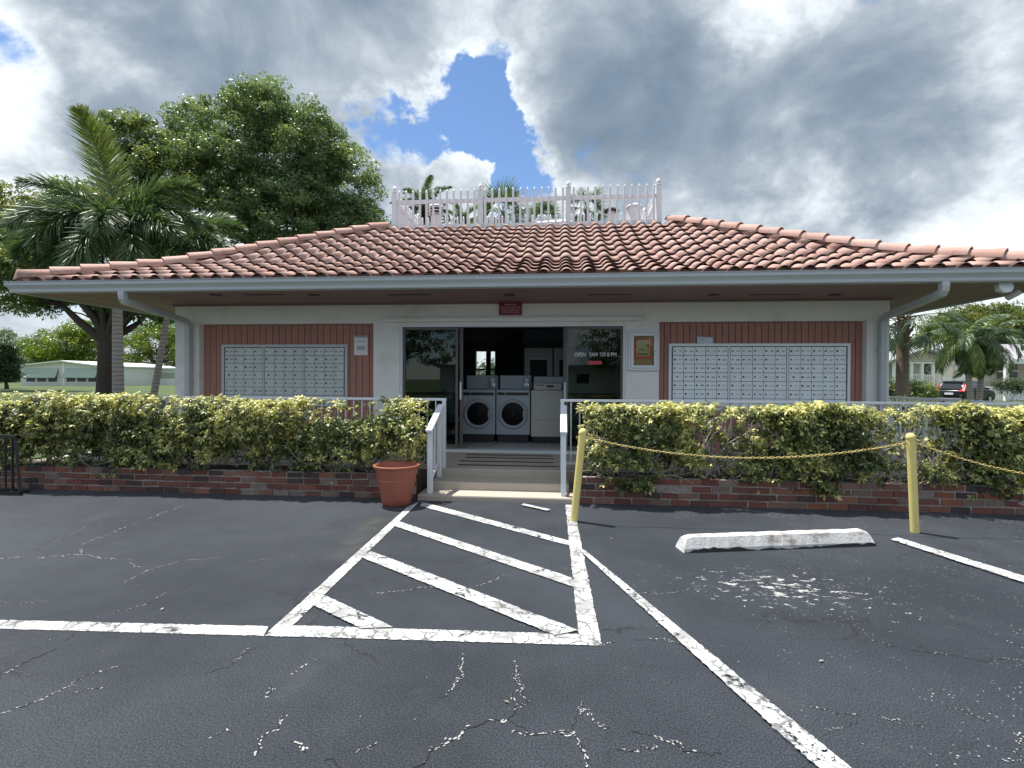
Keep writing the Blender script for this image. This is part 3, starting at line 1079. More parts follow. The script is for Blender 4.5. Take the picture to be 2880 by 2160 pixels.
rf = MB()
XT0, XT1, YT0, YT1 = XE0 + RUN, XE1 - RUN, YE + RUN, YE2 - RUN
ring = []
for r in (0.0, RB, RUN):
    z = roof_z(r) - 0.012
    ring.append([(XE0 + r, YE + r, z), (XE1 - r, YE + r, z), (XE1 - r, YE2 - r, z), (XE0 + r, YE2 - r, z)])
rf.v = [p for q in ring for p in q]
for k in range(2):
    for i in range(4):
        j = (i + 1) % 4
        rf.f.append((k * 4 + i, k * 4 + j, k * 4 + 4 + j, k * 4 + 4 + i))
o_ = len(rf.v)
ZDK = roof_z(RUN) - 0.15
rf.add([(XT0, YT0, roof_z(RUN) - 0.012), (XT1, YT0, roof_z(RUN) - 0.012), (XT1, YT1, roof_z(RUN) - 0.012), (XT0, YT1, roof_z(RUN) - 0.012),
        (XT0 + 0.02, YT0 + 0.02, ZDK), (XT1 - 0.02, YT0 + 0.02, ZDK), (XT1 - 0.02, YT1 - 0.02, ZDK), (XT0 + 0.02, YT1 - 0.02, ZDK)],
       [(0, 1, 5, 4), (1, 2, 6, 5), (2, 3, 7, 6), (3, 0, 4, 7), (4, 5, 6, 7)])
m_bed = mat('roof underlay', (0.16, 0.08, 0.06), 0.9, 0.2)
roof = part(rf, 'roof', m_bed)

TW = 0.315
NP_ = 13
prof = []
for i in range(NP_ + 1):
    u = i / NP_
    if u < 0.62:
        z = 0.070 * math.sin(math.pi * u / 0.62) ** 0.8
    else:
        z = -0.012 * math.sin(math.pi * (u - 0.62) / 0.38)
    prof.append((u * TW, z))


def tile_local(L):
    """S-tile: x across, y up the slope, z out of the roof"""
    vs = [(x, 0.0, z + 0.050) for x, z in prof] + [(x, L, z + 0.008) for x, z in prof]
    vs += [(x, 0.006, z + 0.036) for x, z in prof]
    n = len(prof)
    fs = [(i, i + 1, n + i + 1, n + i) for i in range(n - 1)] + [(2 * n + i, 2 * n + i + 1, i + 1, i) for i in range(n - 1)]
    fs.append((0, n, 2 * n))
    return vs, fs


rows = []
nlow, nup = 4, 8
sl = math.hypot(RB, TA * RB) / nlow
for i in range(nlow):
    rows.append((RB * i / nlow, TA, sl))
su = math.hypot(RUN - RB, TB * (RUN - RB)) / nup
for i in range(nup):
    rows.append((RB + (RUN - RB) * i / nup, TB, su))
tile_me = {}
for key, ln_ in (('a', sl), ('b', su)):
    vs, fs = tile_local(ln_ + 0.07)
    mb = MB().add(vs, fs)
    tile_me[key] = mb.mesh('roof_tile', M['tile'], smooth=True, fix=False)
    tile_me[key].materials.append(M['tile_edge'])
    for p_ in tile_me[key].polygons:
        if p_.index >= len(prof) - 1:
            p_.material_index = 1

rest = MB()
single = 0
cands = []
for side in range(4):
    # a slope frame: u along the eave, outward eave origin
    if side == 0:
        O, U, V_, wid = Vector((XE0, YE, 0)), Vector((1, 0, 0)), Vector((0, 1, 0)), XE1 - XE0
    elif side == 1:
        O, U, V_, wid = Vector((XE1, YE, 0)), Vector((0, 1, 0)), Vector((-1, 0, 0)), DEPTH
    elif side == 2:
        O, U, V_, wid = Vector((XE1, YE2, 0)), Vector((-1, 0, 0)), Vector((0, -1, 0)), XE1 - XE0
    else:
        O, U, V_, wid = Vector((XE0, YE2, 0)), Vector((0, -1, 0)), Vector((1, 0, 0)), DEPTH
    for ri, (r0, tn, ln_) in enumerate(rows):
        ang = math.atan(tn)
        up = (V_ * math.cos(ang) + Vector((0, 0, math.sin(ang))))
        nrm = U.cross(up)
        if nrm.z < 0:
            nrm = -nrm
        ov = -0.05 if ri == 0 else 0.0
        org = O + V_ * (r0 + ov) + Vector((0, 0, roof_z(r0) + ov * tn))
        ncol = int(math.ceil(wid / TW))
        shift = (wid - ncol * TW) / 2
        for c_ in range(ncol):
            u0 = shift + c_ * TW
            lo, hi = r0 - 0.02, wid - r0 + 0.02
            if u0 + TW < lo + 0.05 or u0 > hi - 0.05:
                continue
            Lt = ln_ + (0.07 if not (ri == len(rows) - 1) else 0.02)
            # clipped by a hip line?
            rtop = r0 + Lt * math.cos(ang)
            clip = (u0 < rtop) or (u0 + TW > wid - rtop)
            Mt = Matrix((U, up, nrm)).transposed().to_4x4()
            Mt.translation = org + U * u0
            if side == 0 and not clip and single < 300:
                o = link('tile', tile_me['a' if ri < nlow else 'b'], roof)
                jit = Matrix.Rotation(random.gauss(0, 0.006), 4, 'Z')
                o.matrix_local = bld_inv @ Mt @ Matrix.Translation((0, random.gauss(0, 0.004), random.uniform(0, 0.003))) @ jit
                single += 1
            else:
                vs, fs = tile_local(Lt)
                wv = []
                for (x, y, z) in vs:
                    if clip:
                        rr = r0 + y * math.cos(ang)
                        x = min(max(x, rr - u0 - 0.01), wid - rr - u0 + 0.01)
                    wv.append(Mt @ Vector((x, y, z)))
                if side == 2 and ri < 10:
                    continue
                rest.add(wv, fs)
tf = part(rest, 'tile_field', M['tile'], roof, smooth=True, fix=False, kind='stuff')
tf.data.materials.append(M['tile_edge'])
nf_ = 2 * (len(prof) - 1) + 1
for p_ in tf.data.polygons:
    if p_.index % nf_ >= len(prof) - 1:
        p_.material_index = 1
# closed ends under the eave tiles
part(MB().box(XE0 + 0.03, XE1 - 0.03, YE - 0.012, YE + 0.02, 2.88, 2.985), 'eave_closure', m_bed, roof)


def hip(p0, p1, p2, n1, n2):
    """overlapping half-round caps up a hip"""
    for a, b, n in ((p0, p1, n1), (p1, p2, n2)):
        d = (b - a)
        L = d.length / n
        d.normalize()
        s = d.cross(Vector((0, 0, 1))).normalized()
        u = s.cross(d)
        for i in range(n):
            vs, fs = [], []
            K = 9
            for e, (yy, rr, h) in enumerate(((-0.02, 0.150, 0.045), (L + 0.06, 0.128, 0.012))):
                for k in range(K):
                    an = math.pi * (k / (K - 1)) * 1.10 - 0.05 * math.pi
                    vs.append(a + d * (i * L + yy) + s * (rr * math.cos(an)) + u * (rr * 0.82 * math.sin(an) + h))
            for k in range(K):
                an = math.pi * (k / (K - 1)) * 1.10 - 0.05 * math.pi
                vs.append(a + d * (i * L - 0.018) + s * (0.128 * math.cos(an)) + u * (0.128 * 0.8 * math.sin(an) + 0.045))
            fs = [(k, k + 1, K + k + 1, K + k) for k in range(K - 1)] + [(2 * K + k, 2 * K + k + 1, k + 1, k) for k in range(K - 1)]
            if i == 0 and a is p0:            # rounded starter
                c0 = len(vs)
                vs.append(a - d * 0.10 + u * 0.02)
                fs += [(k + 1, k, c0) for k in range(K - 1)]
            part(MB().add(vs, fs), 'hip_tile', M['tile'], roof, smooth=True)


def rp(x, y, r):
    return Vector((x, y, roof_z(r) + 0.055))


hip(rp(XE0, YE, 0), rp(XE0 + RB, YE + RB, RB), rp(XT0, YT0, RUN), 5, 11)
hip(rp(XE1, YE, 0), rp(XE1 - RB, YE + RB, RB), rp(XT1, YT0, RUN), 5, 11)
hip(rp(XE0, YE2, 0), rp(XE0 + RB, YE2 - RB, RB), rp(XT0, YT1, RUN), 5, 11)
hip(rp(XE1, YE2, 0), rp(XE1 - RB, YE2 - RB, RB), rp(XT1, YT1, RUN), 5, 11)

# ------------------------------------------------------------------ picket fence on the roof deck
FY0 = YT0 + 0.10
FX0, FX1 = X(1111, FY0, 600), X(1853, FY0, 600)
FY1 = FY0 + 1.95
ZB = roof_z(RUN) - 0.02
fence = thing('picket_fence', 'white vinyl picket fence round the flat top of the tiled roof', 'fence', (FX0, FY0, ZB))
finv = Matrix.Translation((-FX0, -FY0, -ZB))
PK, PO = 0.90, 0.97
pk_me = MB().box(-0.022, 0.022, -0.022, 0.022, 0.02, PK - 0.03).add(
    [(-0.022, -0.022, PK - 0.03), (0.022, -0.022, PK - 0.03), (0.022, 0.022, PK - 0.03), (-0.022, 0.022, PK - 0.03), (0, 0, PK + 0.02)],
    [(0, 1, 4), (1, 2, 4), (2, 3, 4), (3, 0, 4)]).mesh('picket', M['vinyl'])
po_me = MB().box(-0.055, 0.055, -0.055, 0.055, -0.11, PO - 0.1).lathe(
    [(0.03, PO - 0.1), (0.066, PO - 0.09), (0.066, PO - 0.07), (0.04, PO - 0.055), (0.058, PO - 0.02), (0.05, PO + 0.02), (0.018, PO + 0.055)], 12).mesh('post', M['vinyl'])


def fence_run(a, b, bays, npk, ends=(True, True)):
    a, b = Vector(a), Vector(b)
    d = (b - a) / bays
    ang = math.atan2(d.y, d.x)
    for i in range(bays + 1):
        if (i == 0 and not ends[0]) or (i == bays and not ends[1]):
            continue
        o = link('post', po_me, fence)
        o.location = finv @ (a + d * i)
        o.rotation_euler = (random.gauss(0, 0.006), random.gauss(0, 0.006), ang)
    for i in range(bays):
        p0, p1 = a + d * i, a + d * (i + 1)
        dn = d.normalized()
        for z in (0.10, 0.66):
            MB().bar(p0 + dn * 0.05 + Vector((0, 0, z)), p1 - dn * 0.05 + Vector((0, 0, z)), 0.045, 0.085).xf(finv).build('rail', M['vinyl'], fence)
        for k in range(npk):
            o = link('picket', pk_me, fence)
            o.location = finv @ (p0 + d * ((k + 0.75) / (npk + 0.5)) + Vector((0, -0.045 if abs(dn.x) > 0.5 else 0, 0)))
            o.rotation_euler = (0, random.gauss(0, 0.004), ang)


fence_run((FX0, FY0, ZB), (FX1, FY0, ZB), 3, 12)
fence_run((FX0, FY1, ZB), (FX1, FY1, ZB), 3, 12)
fence_run((FX0, FY0, ZB), (FX0, FY1, ZB), 1, 11, (False, False))
fence_run((FX1, FY0, ZB), (FX1, FY1, ZB), 1, 11, (False, False))


# vents on the deck
def vent(px, Y, zt, r, label, kind):
    x = X(px, Y, 600)
    tg = thing('roof_vent', label, 'roof vent', (x, Y, ZDK), 'exhaust vents on the roof deck')
    h = zt - ZDK
    if kind == 'louver':
        MB().lathe([(r, 0), (r, h - 0.26), (r * 1.02, h - 0.24)], 20).build('pipe', M['vinyl'], tg, smooth=True)
        MB().lathe([(r * 0.95, h - 0.25), (r * 0.95, h - 0.05)], 20).build('louver_core', M['slot'], tg, smooth=True)
        for q in range(3):
            z = h - 0.24 + q * 0.075
            MB().lathe([(r * 1.0, z + 0.03), (r * 1.45, z), (r * 1.45, z + 0.012), (r * 1.0, z + 0.042)], 20).build('louver', M['vinyl'], tg, smooth=True)
        MB().lathe([(r * 1.45, h - 0.04), (r * 1.3, h - 0.01), (r * 0.5, h + 0.02), (0.01, h + 0.025)], 20).build('cap', M['vinyl'], tg, smooth=True)
    else:
        MB().lathe([(r, 0), (r, h - 0.10)], 18).build('pipe', M['vinyl'], tg, smooth=True)
        cm = M['vinyl'] if kind == 'white' else M['bark']
        cf = 1.28 if kind == 'white' else 2.0
        MB().lathe([(r * cf, h - 0.10), (r * cf, h - 0.07), (r * cf * 0.6, h - 0.02), (0.02, h)], 18).build('cap', cm, tg, smooth=True)
        for a in range(3):
            an = a * 2.1
            MB().box(r * 0.95 * math.cos(an) - 0.012, r * 0.95 * math.cos(an) + 0.012, r * 0.95 * math.sin(an) - 0.012, r * 0.95 * math.sin(an) + 0.012, h - 0.14, h - 0.055).build('bracket', M['slot'], tg)


vent(1226, 12.5, Z(1226, 578, 12.5), 0.125, 'white louvred drum vent behind left bay of the roof fence', 'louver')
vent(1719, 12.4, Z(1719, 584, 12.4), 0.09, 'grey capped mushroom vent behind right bay of roof fence', 'grey')
vent(1784, 12.6, Z(1784, 573, 12.6), 0.155, 'large white capped vent at right end of the roof fence', 'white')
dx = X(1557, 12.5, 620)
dome = thing('duct_cover', 'white curved duct cover lying low behind the middle of roof fence', 'duct', (dx, 12.5, ZDK))
MB().tube([(-0.75, 0, 0.1), (-0.70, 0, 0.36), (-0.35, 0, 0.47), (0.25, 0, 0.50), (0.6, 0, 0.42), (0.68, 0, 0.1)], [0.07, 0.09, 0.10, 0.11, 0.1, 0.09], 12).build('pipe', M['vinyl'], dome, smooth=True)
MB().box(-0.4, 0.3, -0.14, 0.14, 0, 0.36).build('body', M['vinyl'], dome, bevel=0.05)

# ------------------------------------------------------------------ sliding door, sign, notice case, papers
door = part(MB().box(DX0, DX0 + 0.04, YD - 0.10, YD + 0.06, ZF, ZD).box(DX1 - 0.04, DX1, YD - 0.10, YD + 0.06, ZF, ZD)
            .box(DX0 + 0.04, DX1 - 0.04, YD - 0.10, YD + 0.06, ZD - 0.04, ZD), 'sliding_door', M['whitepaint'])


def leaf(xa, xb, y, handle=None, wide=0.05):
    zb, zt = ZF + 0.014, ZD - 0.042
    s = part(MB().box(xa, xa + wide, y - 0.02, y + 0.02, zb, zt).box(xb - wide, xb, y - 0.02, y + 0.02, zb, zt)
             .box(xa + wide, xb - wide, y - 0.02, y + 0.02, zb, zb + 0.07).box(xa + wide, xb - wide, y - 0.02, y + 0.02, zt - 0.045, zt), 'door_leaf', M['bronze'], door)
    part(MB().box(xa + wide, xb - wide, y - 0.004, y + 0.004, zb + 0.07, zt - 0.045), 'pane', M['glass'], door)
    if handle:
        part(MB().box(handle - 0.015, handle + 0.015, y - 0.06, y - 0.021, 1.15, 1.45), 'handle', M['alu'], door)


xa0, xa1 = DX0 + 0.041, X(1290, YD)
xb0, xb1 = X(1592, YD), DX1 - 0.041
leaf(xa0, xa1, YD - 0.05, wide=0.04)
leaf(X(1150, YD), X(1302, YD), YD + 0.01, handle=X(1297, YD))
leaf(xb0, xb1, YD - 0.05, wide=0.035)
leaf(X(1584, YD), X(1740, YD), YD + 0.01, handle=X(1589, YD))
part(MB().box(X(1087, YW), X(1800, YW), YW - 0.085, YW - 0.001, Z(1440, 905, YW), Z(1440, 895, YW)), 'shutter_track', M['stucco'])
# lettering on the right hand glass
tx = link('lettering', text_mesh('OPEN  7AM TO 8 PM', X(1733, YD - 0.07) - X(1615, YD - 0.07), 0.064, M['white'], bold=0.004), door)
tx.location = bld_inv @ Vector((X(1674, YD - 0.07), YD - 0.062, Z(1674, 997, YD - 0.07)))
st = part(MB().box(X(1654, YD - 0.06), X(1692, YD - 0.06), YD - 0.061, YD - 0.0555, Z(1674, 1025, YD - 0.06), Z(1674, 1015, YD - 0.06)), 'sticker', mat('red sticker', (0.55, 0.05, 0.08), 0.5, 0.05), door)

sx0, sx1 = X(1403.5, YW), X(1467, YW)
sz0, sz1 = Z(1435, 886.5, YW), Z(1435, 851, YW)
sg = thing('wall_sign', 'small maroon PRIVATE sign on the wall above sliding door', 'sign', ((sx0 + sx1) / 2, YW - 0.035, sz0))
MB().box(-(sx1 - sx0) / 2, (sx1 - sx0) / 2, -0.008, 0.03, 0, sz1 - sz0).build('plate', M['signred'], sg)
H = sz1 - sz0
for txt, zz, ww, hh in (('PRIVATE', 0.80, 0.48, 0.14), ('FOR USE OF WEST LAKES', 0.58, 0.90, 0.11), ('HOMEOWNERS AND', 0.40, 0.76, 0.105), ('THEIR GUESTS ONLY', 0.21, 0.76, 0.105)):
    o = link('lettering', text_mesh(txt, (sx1 - sx0) * ww, H * hh, M['signtext']), sg)
    o.location = (0, -0.0105, H * zz)

YN = YW - 0.055
nx0, nx1 = X(1767, YN), X(1854, YN)
nz0, nz1 = Z(1810, 1042, YN), Z(1810, 930, YN)
nc = thing('notice_case', 'white framed glass notice case with an orange poster beside the door', 'notice board', ((nx0 + nx1) / 2, YW, nz0))
wn, hn = (nx1 - nx0), (nz1 - nz0)


def rect_frame(w0, h0, t_, y0, y1, z0=0.0):
    return (MB().box(-w0 / 2, w0 / 2, y0, y1, z0, z0 + t_).box(-w0 / 2, w0 / 2, y0, y1, z0 + h0 - t_, z0 + h0)
            .box(-w0 / 2, -w0 / 2 + t_, y0, y1, z0 + t_, z0 + h0 - t_).box(w0 / 2 - t_, w0 / 2, y0, y1, z0 + t_, z0 + h0 - t_))


rect_frame(wn, hn, 0.035, -0.055, 0.0).build('case', M['whitepaint'], nc, bevel=0.006)
rect_frame(wn - 0.076, hn - 0.076, 0.045, -0.062, -0.02, 0.038).build('door_frame', M['whitepaint'], nc, bevel=0.005)
MB().box(-wn / 2 + 0.03, wn / 2 - 0.03, -0.008, 0.0, 0.03, hn - 0.03).build('back_board', mat('cork board', (0.42, 0.30, 0.14), 0.9, 0.1, 30.0), nc)
iw, ih = wn - 0.166, hn - 0.166
pz = 0.083
M['posterred'] = mat('orange red poster', (0.62, 0.12, 0.07), 0.7, 0.05)
M['posteryel'] = mat('mustard poster centre', (0.62, 0.52, 0.24), 0.7, 0.06)
M['postergrn'] = mat('olive poster print', (0.20, 0.19, 0.10), 0.7, 0.06)
ps = MB().box(-iw * 0.47, iw * 0.42, -0.011, -0.009, pz + ih * 0.22, pz + ih * 0.93).build('poster', M['posterred'], nc)
MB().box(-iw * 0.34, iw * 0.31, -0.013, -0.0115, pz + ih * 0.31, pz + ih * 0.87).build('print', M['posteryel'], ps)
MB().box(-iw * 0.30, iw * 0.20, -0.0145, -0.0132, pz + ih * 0.35, pz + ih * 0.42).build('print', M['postergrn'], ps)
MB().box(-iw * 0.28, iw * 0.10, -0.0145, -0.0132, pz + ih * 0.50, pz + ih * 0.53).build('print', M['postergrn'], ps)
MB().box(-iw * 0.28, iw * 0.06, -0.0145, -0.0132, pz + ih * 0.57, pz + ih * 0.59).build('print', M['postergrn'], ps)
MB().prism([(iw * 0.21, pz + ih * 0.36), (iw * 0.25, pz + ih * 0.36), (iw * 0.24, pz + ih * 0.62), (iw * 0.29, pz + ih * 0.64), (iw * 0.25, pz + ih * 0.70), (iw * 0.23, pz + ih * 0.78),
            (iw * 0.19, pz + ih * 0.71), (iw * 0.12, pz + ih * 0.68), (iw * 0.21, pz + ih * 0.63)], 'y', -0.0145, -0.0132).build('print', M['postergrn'], ps)
MB().box(-wn / 2 + 0.08, wn / 2 - 0.08, -0.045, -0.042, 0.08, hn - 0.08).build('pane', M['clear'], nc)
MB().lathe([(0.008, 0), (0.008, 0.006)], 10).xf(Matrix.Translation((wn / 2 - 0.06, -0.063, hn * 0.49)) @ Matrix.Rotation(rad(90), 4, 'X')).build('lock', M['slot'], nc)

YQ = YP - 0.012
px0, px1 = X(996, YQ), X(1034, YQ)
pz0, pz1 = Z(1015, 999, YQ), Z(1015, 944, YQ)
pp = thing('paper_notice', 'white typed sheet hung from a clip on the left board panel', 'notice', ((px0 + px1) / 2, YQ, pz0))
wd, hd = px1 - px0, pz1 - pz0
MB().box(-wd / 2, wd / 2, -0.004, 0.0, 0, hd - 0.03).build('sheet', M['paper'], pp)
MB().box(-wd / 2 - 0.01, wd / 2 + 0.01, -0.012, 0.0, hd - 0.035, hd).build('clip', M['ring'], pp)
for q, (zz, ww) in enumerate(((0.70, 0.62), (0.44, 0.60), (0.38, 0.55), (0.33, 0.58), (0.27, 0.70))):
    MB().box(-wd * ww / 2, wd * ww / 2, -0.0055, -0.0042, hd * zz, hd * (zz + 0.028)).build('print', M['ink'], pp)


# ------------------------------------------------------------------ mailbox banks
def bank(label, p_l, p_r, p_top, units, cols, rows_, mats, group):
    x0, x1 = X(p_l, YQ), X(p_r, YQ)
    zt = Z((p_l + p_r) / 2, p_top, YQ)
    rowh = 0.1375 if cols == 4 else 0.1385
    fr = 0.045
    zb = zt - 2 * fr - rows_ * rowh - 0.02
    Wd, Hd = x1 - x0, zt - zb
    tg = thing('mailbox_bank', label, 'mailboxes', ((x0 + x1) / 2, YQ, zb), group)
    rect_frame(Wd, Hd, fr, -0.022, 0.0).build('frame', mats[0], tg, bevel=0.004)
    MB().box(-Wd / 2 + 0.01, Wd / 2 - 0.01, -0.006, 0.0, 0.01, Hd - 0.01).build('backing', mats[2], tg)
    inner = Wd - 2 * fr
    uw = inner / units
    cw = (uw - 0.035) / cols
    dme = MB().box(-cw / 2 + 0.0042, cw / 2 - 0.0042, -0.018, -0.006, 0.0042, rowh - 0.0042).mesh('mailbox_door', mats[1])
    lme = MB().lathe([(0.014, 0), (0.014, 0.005), (0.006, 0.006)], 10).xf(Matrix.Rotation(rad(90), 4, 'X')).mesh('lock', M['black'])
    sme = MB().box(-0.026, 0.026, -0.0015, 0.0, -0.008, 0.008).mesh('name_strip', M['label'])
    for u in range(units):
        ux = -Wd / 2 + fr + u * uw
        if u:
            MB().box(ux - 0.012, ux + 0.012, -0.021, -0.006, fr, Hd - fr).build('divider', mats[0], tg)
        for c_ in range(cols):
            for r_ in range(rows_):
                d = link('mailbox_door', dme, tg)
                d.location = (ux + 0.0175 + (c_ + 0.5) * cw, random.uniform(-0.0015, 0.001), Hd - fr - 0.01 - (r_ + 1) * rowh)
                master = (c_ == 0 and r_ == 3)
                k = link('lock', lme, d)
                k.location = (-cw * 0.30 if not master else -cw * 0.08, -0.018, rowh * 0.52)
                s_ = random.uniform(0.8, 1.15)
                k.scale = (s_, 1, s_)
                if not master:
                    n_ = link('name_strip', sme, d)
                    n_.location = (cw * 0.20, -0.018, rowh * 0.50 + random.uniform(-0.004, 0.004))
                    n_.scale = (random.uniform(0.7, 1.35), 1, random.uniform(0.6, 1.3))
    return tg, zt, x0, x1


M['slit'] = mat('shadow gap', (0.10, 0.11, 0.12), 0.7, 0.05)
M['alu2'] = mat('pale mailbox aluminium', (0.80, 0.86, 0.90), 0.40, 0.03, 6.0, rnd=0.03)
M['aluframe2'] = mat('pale mailbox frame', (0.78, 0.82, 0.86), 0.35, 0.04, 4.0)
bank('grey bank of small mailboxes on the board panel left of the door', 625, 978, 969, 3, 4, 7, (M['aluframe'], M['alu'], M['slit']), 'wall mailbox banks')
_, zt_, bx0, bx1 = bank('paler wider bank of small mailboxes on board panel right of door', 1880, 2390, 966, 3, 5, 7, (M['aluframe2'], M['alu2'], M['slit']), 'wall mailbox banks')
ex = X(1981, YQ)
ev = thing('envelope', 'pale blue envelope stood on top of the right mailbox bank', 'envelope', (ex, YQ - 0.012, zt_))
Mx = Matrix.Rotation(rad(3), 4, 'Y') @ Matrix.Rotation(rad(-4), 4, 'X')
MB().box(-0.125, 0.125, -0.002, 0.002, 0.0, 0.105).xf(Mx).build('sheet', M['bluepaper'], ev)
for q in range(3):
    MB().box(-0.09, -0.02 + q * 0.02, -0.0035, -0.0022, 0.05 + q * 0.015, 0.053 + q * 0.015).xf(Mx).build('print', M['ink'], ev)


# ------------------------------------------------------------------ machines inside
YM = 9.75


def washer(px_l, px_r, label):
    x0, x1 = X(px_l, YM), X(px_r, YM)
    zt = Z((px_l + px_r) / 2, 1096, YM)
    zb = ZF + 0.15
    wd = x1 - x0
    tg = thing('washing_machine', label, 'washing machine', ((x0 + x1) / 2, YM, ZF), 'front loading washers inside the door')
    h0, h1 = 0.15, zt - ZF
    MB().box(-wd / 2, wd / 2, 0.0, 0.62, h0, h1).build('body', M['enamel'], tg, bevel=0.012)
    MB().box(-wd / 2 + 0.03, wd / 2 - 0.03, 0.03, 0.6, 0.0, h0 - 0.003).build('plinth', M['plinth'], tg)
    zc_ = h0 + (h1 - h0) * 0.46
    R1 = wd * 0.44
    rot = Matrix.Translation((0, 0, zc_)) @ Matrix.Rotation(rad(90), 4, 'X')
    dr = MB().lathe([(R1, -0.01), (R1, 0.018), (R1 * 0.93, 0.035), (R1 * 0.80, 0.030), (R1 * 0.76, 0.012)], 40, cap=False).xf(rot).build('door', M['ring'], tg, smooth=True)
    MB().lathe([(R1 * 0.79, 0.010), (R1 * 0.60, 0.022), (0.01, 0.030)], 40, cap=False).xf(rot).build('porthole', M['darkglass'], dr, smooth=True)
    MB().box(R1 * 0.66, R1 * 0.80, -0.05, -0.015, zc_ - 0.07, zc_ + 0.07).build('handle', M['ring'], dr, bevel=0.008)
    MB().box(-wd / 2 + 0.02, -wd * 0.25, -0.006, -0.0005, h1 - 0.105, h1 - 0.05).build('detergent_drawer', M['black'], tg)
    MB().box(-wd * 0.23, wd / 2 - 0.03, -0.006, -0.0005, h1 - 0.105, h1 - 0.05).build('control_panel', M['black'], tg)
    MB().box(-wd / 2 + 0.02, wd / 2 - 0.0, 0.40, 0.60, h1 + 0.001, h1 + 0.27).build('backsplash', M['enamel'], tg, bevel=0.012)
    cb_ = MB().box(wd * 0.28, wd * 0.46, 0.26, 0.395, h1 + 0.001, h1 + 0.23).build('coin_box', M['ring'], tg, bevel=0.01)
    MB().lathe([(0.045, 0), (0.045, 0.012), (0.028, 0.016), (0.026, 0.005), (0.012, 0.02)], 18).xf(Matrix.Translation((wd * 0.37, 0.255, h1 + 0.075)) @ Matrix.Rotation(rad(90), 4, 'X')).build('coin_dial', M['steel'], cb_, smooth=True)
    MB().box(wd * 0.34, wd * 0.40, 0.252, 0.258, h1 + 0.15, h1 + 0.21).build('coin_slot', M['paper'], cb_)


def dryer(px_l, px_r, label):
    x0, x1 = X(px_l, YM), X(px_r, YM)
    zt = Z((px_l + px_r) / 2, 1098, YM)
    wd = x1 - x0
    tg = thing('dryer', label, 'dryer', ((x0 + x1) / 2, YM, ZF), 'top panel dryers beside the washers')
    h0, h1 = 0.12, zt - ZF
    MB().box(-wd / 2, wd / 2, 0.0, 0.62, h0, h1).build('body', M['enamel2'], tg, bevel=0.012)
    MB().box(-wd / 2 + 0.03, wd / 2 - 0.03, 0.03, 0.6, 0.0, h0 - 0.003).build('plinth', M['plinth'], tg)
    MB().box(-wd / 2 + 0.06, wd / 2 - 0.06, -0.014, -0.0005, h0 + 0.32, h1 - 0.05).build('door', M['enamel2'], tg, bevel=0.008)
    MB().box(-wd / 2 + 0.04, wd / 2 - 0.06, 0.10, 0.30, h1 + 0.001, h1 + 0.13).build('console', M['enamel2'], tg, bevel=0.02)
    MB().box(-wd * 0.05, wd * 0.16, 0.094, 0.10, h1 + 0.055, h1 + 0.095).build('display', M['black'], tg)
    MB().box(-wd * 0.38, -wd * 0.12, 0.094, 0.10, h1 + 0.085, h1 + 0.10).build('badge', M['black'], tg)
    for q in range(3):
        MB().box(wd * (0.20 + 0.045 * q), wd * (0.225 + 0.045 * q), 0.092, 0.10, h1 + 0.06, h1 + 0.09).build('button', M['ring'], tg)
    MB().box(-wd / 2 + 0.03, wd / 2, 0.36, 0.56, h1 + 0.001, h1 + 0.26).build('backsplash', M['enamel'], tg, bevel=0.012)


washer(1299, 1393, 'grey front loading washer nearest the left edge of open doorway')
washer(1396, 1491, 'grey front loading washer between the other washer and the beige dryer')
dryer(1494, 1590, 'beige dryer with blank square door at right of the doorway')
dryer(1596, 1695, 'beige dryer seen through the right hand door glass')
YS = 12.35
for i, (pl, pr) in enumerate(((1480, 1556), (1558, 1634), (1636, 1712))):
    x0, x1 = X(pl, YS), X(pr, YS)
    wd = x1 - x0
    tg = thing('wall_dryer', ('dark stacked dryer against the rear partition, leftmost of three', 'dark stacked dryer in the middle of three on the partition',
                              'dark stacked dryer furthest right behind the lettered glass')[i], 'dryer', ((x0 + x1) / 2, YS - 0.7, ZF), 'stacked dryers at the back')
    zt = Z(1500, 978, YS - 0.7) - ZF
    MB().box(-wd / 2 + 0.004, wd / 2 - 0.004, 0.0, 0.7, 0.0, zt).build('body', M['enamel'], tg, bevel=0.01)
    for z0 in (0.25, zt * 0.56):
        d = MB().box(-wd * 0.40, wd * 0.40, -0.02, -0.001, z0, z0 + zt * 0.34).build('door', M['enamel'], tg, bevel=0.01)
        MB().box(-wd * 0.30, wd * 0.30, -0.026, -0.021, z0 + 0.08, z0 + zt * 0.34 - 0.08).build('porthole', M['darkglass'], d)
# white laundry basket / cart behind the left glass
bx = X(1262, 9.45)
lb = thing('laundry_cart', 'white cone shaped laundry cart just inside the left door glass', 'cart', (bx, 9.45, ZF))
MB().lathe([(0.20, 0.42), (0.16, 0.60), (0.09, 0.90), (0.05, 1.02)], 20).build('hood', M['paper'], lb, smooth=True)
MB().lathe([(0.17, 0.40), (0.20, 0.42)], 20).build('rim', M['ring'], lb)
for a in range(3):
    an = a * 2.09 + 0.4
    MB().tube([(0.14 * math.cos(an), 0.14 * math.sin(an), 0.41), (0.19 * math.cos(an), 0.19 * math.sin(an), 0.0)], 0.012, 6).build('leg', M['ring'], lb)

# ------------------------------------------------------------------ brick planter walls
YBK = 6.40


